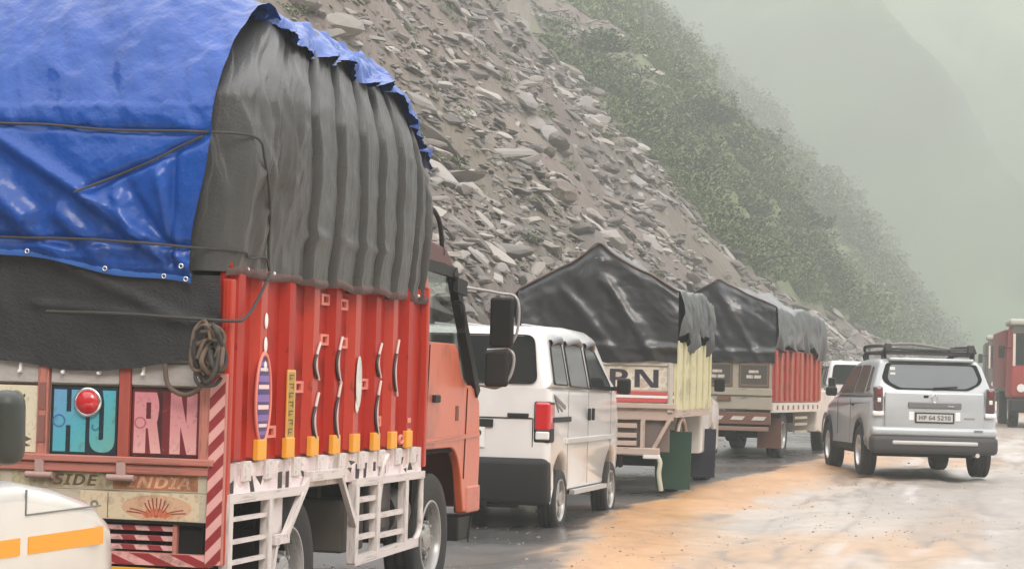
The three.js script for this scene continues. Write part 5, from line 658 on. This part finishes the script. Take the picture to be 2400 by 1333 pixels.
{ // first pickup: RN on the tailgate
  const P = [1.0, 0, -25.02]; P[1] = roadY(1.6, -26); const turn = -0.215, hw = 0.91, L = 3.1;
  const g = thing('pickup_truck', 'cream goods pickup lettered RN with black gabled cover', 'pickup truck', P, turn);
  const cream = mat([0.52, 0.485, 0.44], 0.5, { map: rep(wearTex, 1) }), yel = mat([0.62, 0.59, 0.39], 0.5, { map: rep(wearTex, 0.8) }), red = mat([0.52, 0.08, 0.075], 0.5);
  const pinkC = mat([0.50, 0.39, 0.34], 0.55, { map: rep(wearTex, 1) });
  add(g, 'chassis', merge(box(0.08, 0.16, 4.8, 0.38, 0.62, -2.5), box(0.08, 0.16, 4.8, -0.38, 0.62, -2.5), box(1.76, 0.06, L, 0, 0.92, -L / 2), cyl(0.06, 0.06, 1.5, 0, 0.36, -0.95, 'x'), box(0.22, 0.24, 0.24, 0, 0.36, -0.95, 0.08)), MT.dark);
  for (const s of [1, -1]) {
    add(g, 'side_panel', box(0.04, 0.78, L, s * (hw - 0.02), 1.37, -L / 2, 0.006), yel);
    for (let i = 0; i < 6; i++) add(g, 'side_post', box(0.035, 0.80, 0.07, s * (hw + 0.015), 1.37, -0.05 - i * 0.60, 0.008), yel);
    add(g, 'side_skirt', box(0.05, 0.09, L, s * (hw - 0.01), 0.94, -L / 2), pinkC);
    wheel(g, 0.365, 0.24, 0.21, s * 0.72, 0.365, -0.95); wheel(g, 0.365, 0.21, 0.21, s * 0.74, 0.365, -3.95);
    add(g, 'mud_flap', warp(box(0.40, 0.66, 0.015, s * 0.86, 0.40, -0.42, 0), (x, y, z) => [x, y, z + 0.10 * sst(0.7, 0.1, y)]), mat([0.012, 0.050, 0.028], 0.55), s > 0 ? 'dark green mud flap' : undefined);
    add(g, 'mud_flap', warp(box(0.36, 0.62, 0.015, s * 0.80, 0.40, -3.42, 0), (x, y, z) => [x, y, z + 0.08 * sst(0.7, 0.1, y)]), mat([0.018, 0.018, 0.034], 0.55), s > 0 ? 'dark navy mud flap' : undefined);
    add(g, 'rear_arch', new THREE.TorusGeometry(0.47, 0.03, 6, 20, Math.PI).rotateY(Math.PI / 2).translate(s * 0.86, 0.40, -0.95), pinkC);
    add(g, 'bracket', merge(bar([s * 0.87, 0.90, -0.02], [s * 0.66, 0.50, -0.02], 0.06, 0.04), bar([s * 0.55, 0.88, -0.0], [s * 0.55, 0.48, -0.0], 0.05, 0.04)), pinkC);
    add(g, 'rear_lamp', box(0.20, 0.055, 0.05, s * 0.66, 0.445, 0.02, 0.015), MT.clearLamp);
    add(g, 'lamp_bracket', tube([[s * 0.72, 0.46, 0.01], [s * 0.76, 0.38, 0.02], [s * 0.75, 0.25, 0.03], [s * 0.78, 0.06, 0.03]], 0.028, 14), mat([0.48, 0.45, 0.34], 0.5));
  }
  add(g, 'tailgate', box(hw * 2 - 0.02, 0.62, 0.04, 0, 1.27, -0.02, 0.006), cream);
  const rn = canvasTex(512, 128, (c, w, h) => { c.fillStyle = '#cfc8b8'; c.fillRect(0, 0, w, h); letters(c, 'HO', 30, 14, 190, 100, '#2a2432'); c.fillStyle = '#8a8070'; c.fillRect(246, 0, 20, h); letters(c, 'RN', 290, 14, 200, 100, '#2a2432'); weather(c, w, h, 11, 1.5); });
  add(g, 'tailgate_print', face(1.66, 0.27, 0, 1.335, 0.003), mat(0xffffff, 0.5, { map: rn }));
  add(g, 'top_board', box(1.78, 0.07, 0.03, 0, 1.515, 0.01), cream); for (const x of [-0.86, -0.04, 0.86]) add(g, 'tailgate_post', box(0.06, 0.64, 0.04, x, 1.27, 0.015, 0.006), cream);
  for (const y of [1.165, 1.085]) add(g, 'red_strip', box(1.80, 0.045, 0.02, 0, y, 0.012, 0.004), red); add(g, 'pale_strip', box(1.80, 0.03, 0.02, 0, 1.125, 0.012), MT.plateWhite);
  add(g, 'tailgate_sill', box(1.84, 0.06, 0.09, 0, 1.02, 0.01, 0.01), pinkC);
  add(g, 'rear_board', box(1.80, 0.12, 0.03, 0, 0.92, -0.01), pinkC); for (const y of [0.79, 0.68, 0.59]) add(g, 'rear_slat', box(1.20, 0.055, 0.03, -0.12, y, -0.01, 0.006), pinkC); add(g, 'back_panel', box(1.7, 0.4, 0.02, 0, 0.70, -0.07), mat([0.16, 0.125, 0.11], 0.7));
  add(g, 'rear_bumper', box(1.50, 0.085, 0.09, 0, 0.50, 0.0, 0.015), pinkC); add(g, 'tow_hook', merge(box(0.06, 0.12, 0.06, 0.30, 0.40, 0.0, 0.015), cyl(0.03, 0.03, 0.05, 0.30, 0.34, 0.02, 'z')), MT.dark);
  add(g, 'reflector', cyl(0.018, 0.018, 0.02, 0.1, 0.93, 0.012, 'z'), MT.dark);
  pickupCab(g, 0.83, L + 0.08, 1.75, 1.74, mat([0.74, 0.71, 0.68], 0.4, { clearcoat: 0.5, map: rep(grimeTex, 0.5) }));
  const cv = gableCover('tarpaulin', 'black gabled tarpaulin over the cream pickup lettered RN', P, turn, hw + 0.02, L, 2.87, 2.34, 0.62, 1.52, 401, mat([0.009, 0.009, 0.013], 0.45, { clearcoat: 0.6, clearcoatRoughness: 0.22, bumpMap: rep(grainTex, 4), bumpScale: 0.0015, map: rep(grimeTex, 0.6) }));
  add(cv, 'patch', merge(box(0.07, 0.09, 0.004, 0, 2.66, 0.055), box(0.03, 0.05, 0.004, 0.05, 2.69, 0.06)), mat([0.26, 0.25, 0.27], 0.6));
}
{ // second pickup: red ribbed side
  const P = [3.37, 0, -35.29]; P[1] = roadY(4, -36); const turn = -0.32, hw = 0.91, L = 4.2;
  const g = thing('pickup_truck', 'goods truck with red ribbed side and white cab under a bluish black cover', 'truck', P, turn);
  const cream = mat([0.40, 0.36, 0.29], 0.55, { map: rep(wearTex, 1) }), red = mat([0.38, 0.050, 0.030], 0.5, { map: rep(wearTex, 1) }), org = mat([0.42, 0.12, 0.07], 0.5, { map: rep(wearTex, 1.5, 0.5) }), brown = mat([0.16, 0.075, 0.05], 0.6), white = mat([0.70, 0.63, 0.58], 0.5, { map: rep(grimeTex, 1) });
  add(g, 'chassis', merge(box(0.08, 0.16, 5.4, 0.38, 0.62, -2.8), box(0.08, 0.16, 5.4, -0.38, 0.62, -2.8), box(1.76, 0.06, L, 0, 0.92, -L / 2), cyl(0.06, 0.06, 1.5, 0, 0.38, -1.2, 'x'), box(0.24, 0.26, 0.24, 0, 0.38, -1.2, 0.08)), MT.dark);
  const ribG = box(0.05, 0.82, 0.11, 0, 0, 0, 0.02);
  for (const s of [1, -1]) {
    add(g, 'side_panel', box(0.04, 0.86, L, s * (hw - 0.02), 1.36, -L / 2, 0.006), red);
    for (let i = 0; i < 10; i++) add(g, 'rib', ribG, i % 2 ? org : red).position.set(s * (hw + 0.015), 1.36, -0.12 - i * 0.44);
    add(g, 'side_skirt', box(0.05, 0.16, L, s * (hw - 0.005), 0.84, -L / 2), white); for (let i = 0; i < 9; i++) add(g, 'skirt_mark', box(0.006, 0.07, 0.10, s * (hw + 0.024), 0.84, -0.3 - i * 0.45), brown);
    for (const y of [0.66, 0.55, 0.42]) add(g, 'guard_rung', box(0.04, 0.045, 1.1, s * (hw - 0.02), y, -2.5), cream);
    wheel(g, 0.38, 0.24, 0.22, s * 0.74, 0.38, -1.2); wheel(g, 0.38, 0.22, 0.22, s * 0.76, 0.38, -5.1);
    add(g, 'mud_flap', box(0.40, 0.50, 0.015, s * 0.72, 0.42, -0.72), brown);
  }
  add(g, 'tailgate', box(hw * 2 - 0.02, 0.66, 0.04, 0, 1.27, -0.02, 0.006), cream);
  const pr = canvasTex(256, 128, (c, w, h) => { c.fillStyle = '#6b6358'; c.fillRect(0, 0, w, h); c.fillStyle = '#4a443e'; c.fillRect(10, 10, w - 20, h - 20); c.fillStyle = '#c9c2b8'; c.fillRect(80, 38, 90, 16); c.fillRect(60, 66, 60, 18); c.fillRect(130, 66, 62, 18); weather(c, w, h, 12, 1.5); });
  for (const x of [-0.60, 0.0, 0.60]) { const p = add(g, 'tailgate_panel', box(0.50, 0.40, 0.02, x, 1.36, 0.006, 0.006), brown); add(p, 'panel_print', face(0.46, 0.36, x, 1.36, 0.0185), mat(0xffffff, 0.5, { map: pr })); }
  add(g, 'tailgate_sill', box(1.80, 0.11, 0.05, 0, 1.08, 0.01, 0.01), cream); add(g, 'rear_board', box(1.80, 0.20, 0.04, 0, 0.90, 0.0, 0.01), cream); add(g, 'latch', box(0.22, 0.06, 0.03, 0.12, 0.97, 0.035), brown);
  add(g, 'rear_bumper', box(1.76, 0.20, 0.06, 0, 0.66, 0.0, 0.01), brown); for (const x of [-0.7, -0.35, 0, 0.35, 0.7]) add(g, 'bumper_mark', warp(box(0.20, 0.06, 0.008, 0, 0, 0), (a, b, c) => [a + b * 0.8 + x, b + 0.66, c + 0.034]), white);
  add(g, 'lower_bar', box(1.70, 0.07, 0.06, 0, 0.49, 0.0, 0.01), mat([0.26, 0.16, 0.12], 0.6)); add(g, 'back_panel', box(1.7, 0.3, 0.02, 0, 0.62, -0.06), MT.dark);
  pickupCab(g, 0.86, L + 0.08, 1.85, 1.86, white);
  gableCover('tarpaulin', 'bluish black tarpaulin sagging over the truck with the red ribbed side', P, turn, hw + 0.03, L, 2.86, 2.46, 0.66, 1.56, 431, mat([0.014, 0.017, 0.025], 0.42, { clearcoat: 0.7, clearcoatRoughness: 0.2, bumpMap: rep(grainTex, 4), bumpScale: 0.0015, map: rep(grimeTex, 0.6) }));
}
// ------------------------------------------------------------------ oncoming trucks at the right edge (fronts face the camera)
function oncoming(name, label, x, z, turn, s, body, cabC) {
  const g = thing(name, label, 'truck', [x, groundY(x, z), z], turn); g.scale.setScalar(s);
  const b = mat(body, 0.5, { map: rep(grimeTex, 0.6) }), c = mat(cabC, 0.45, { map: rep(grimeTex, 0.6) });
  const hw = 1.15; // front plane at z = 0, body goes back to -z
  add(g, 'cab', soft(warp(box(hw * 2, 1.95, 1.9, 0, 1.75, -0.95, 0.10), (x, y, z) => [x * (1 - 0.05 * sst(1.7, 2.7, y)), y, z - 0.22 * sst(1.6, 2.6, y) * sst(-0.6, 0, z)]), 0.6), b);
  add(g, 'roof_cap', soft(box(hw * 2.02, 0.16, 1.9, 0, 2.80, -1.0, 0.06)), mat([0.42, 0.43, 0.36], 0.6)); add(g, 'sun_board', box(hw * 1.9, 0.28, 0.1, 0, 2.62, -0.2, 0.03), mat([0.10, 0.09, 0.08], 0.6));
  add(g, 'windscreen', box(hw * 1.72, 0.80, 0.02, 0, 2.06, -0.085).rotateX(0), MT.tint); add(g, 'pillar', merge(...[-1, 1].map(k => box(0.07, 0.86, 0.03, k * hw * 0.90, 2.06, -0.08, 0.01))), mat([0.62, 0.56, 0.5], 0.5));
  add(g, 'grille', box(hw * 1.3, 0.42, 0.05, 0, 1.10, 0.01, 0.02), MT.plastic); for (const y of [0.98, 1.10, 1.22]) add(g, 'grille_bar', box(hw * 1.25, 0.04, 0.03, 0, y, 0.035), c);
  add(g, 'bumper', box(hw * 2, 0.36, 0.2, 0, 0.58, 0.02, 0.05), MT.plastic); for (const k of [-1, 1]) { add(g, 'headlamp', cyl(0.11, 0.11, 0.06, k * 0.85, 1.05, 0.02, 'z'), MT.clearLamp); add(g, 'mirror', merge(box(0.16, 0.34, 0.06, k * (hw + 0.22), 2.0, 0.02, 0.03), bar([k * (hw - 0.05), 2.1, 0], [k * (hw + 0.2), 2.1, 0.02], 0.03)), MT.black); wheel(g, 0.48, 0.28, 0.27, k * 0.98, 0.48, -1.2); wheel(g, 0.48, 0.40, 0.27, k * 0.92, 0.48, -5.4); }
  add(g, 'cargo_body', soft(box(hw * 2.06, 1.6, 5.0, 0, 1.85, -4.5, 0.05)), c); add(g, 'chassis', box(0.9, 0.25, 6.8, 0, 0.75, -3.5), MT.dark);
  return g;
}
oncoming('cargo_truck', 'hazy red truck oncoming at the right edge of the road', 15.25, -61, -0.16, 1.06, [0.36, 0.045, 0.042], [0.26, 0.05, 0.045]);
oncoming('cargo_truck', 'grey truck half hidden behind the oncoming red truck', 20.05, -86, -0.2, 1.05, [0.12, 0.11, 0.105], [0.16, 0.15, 0.14]);
renderer.render(scene, camera);
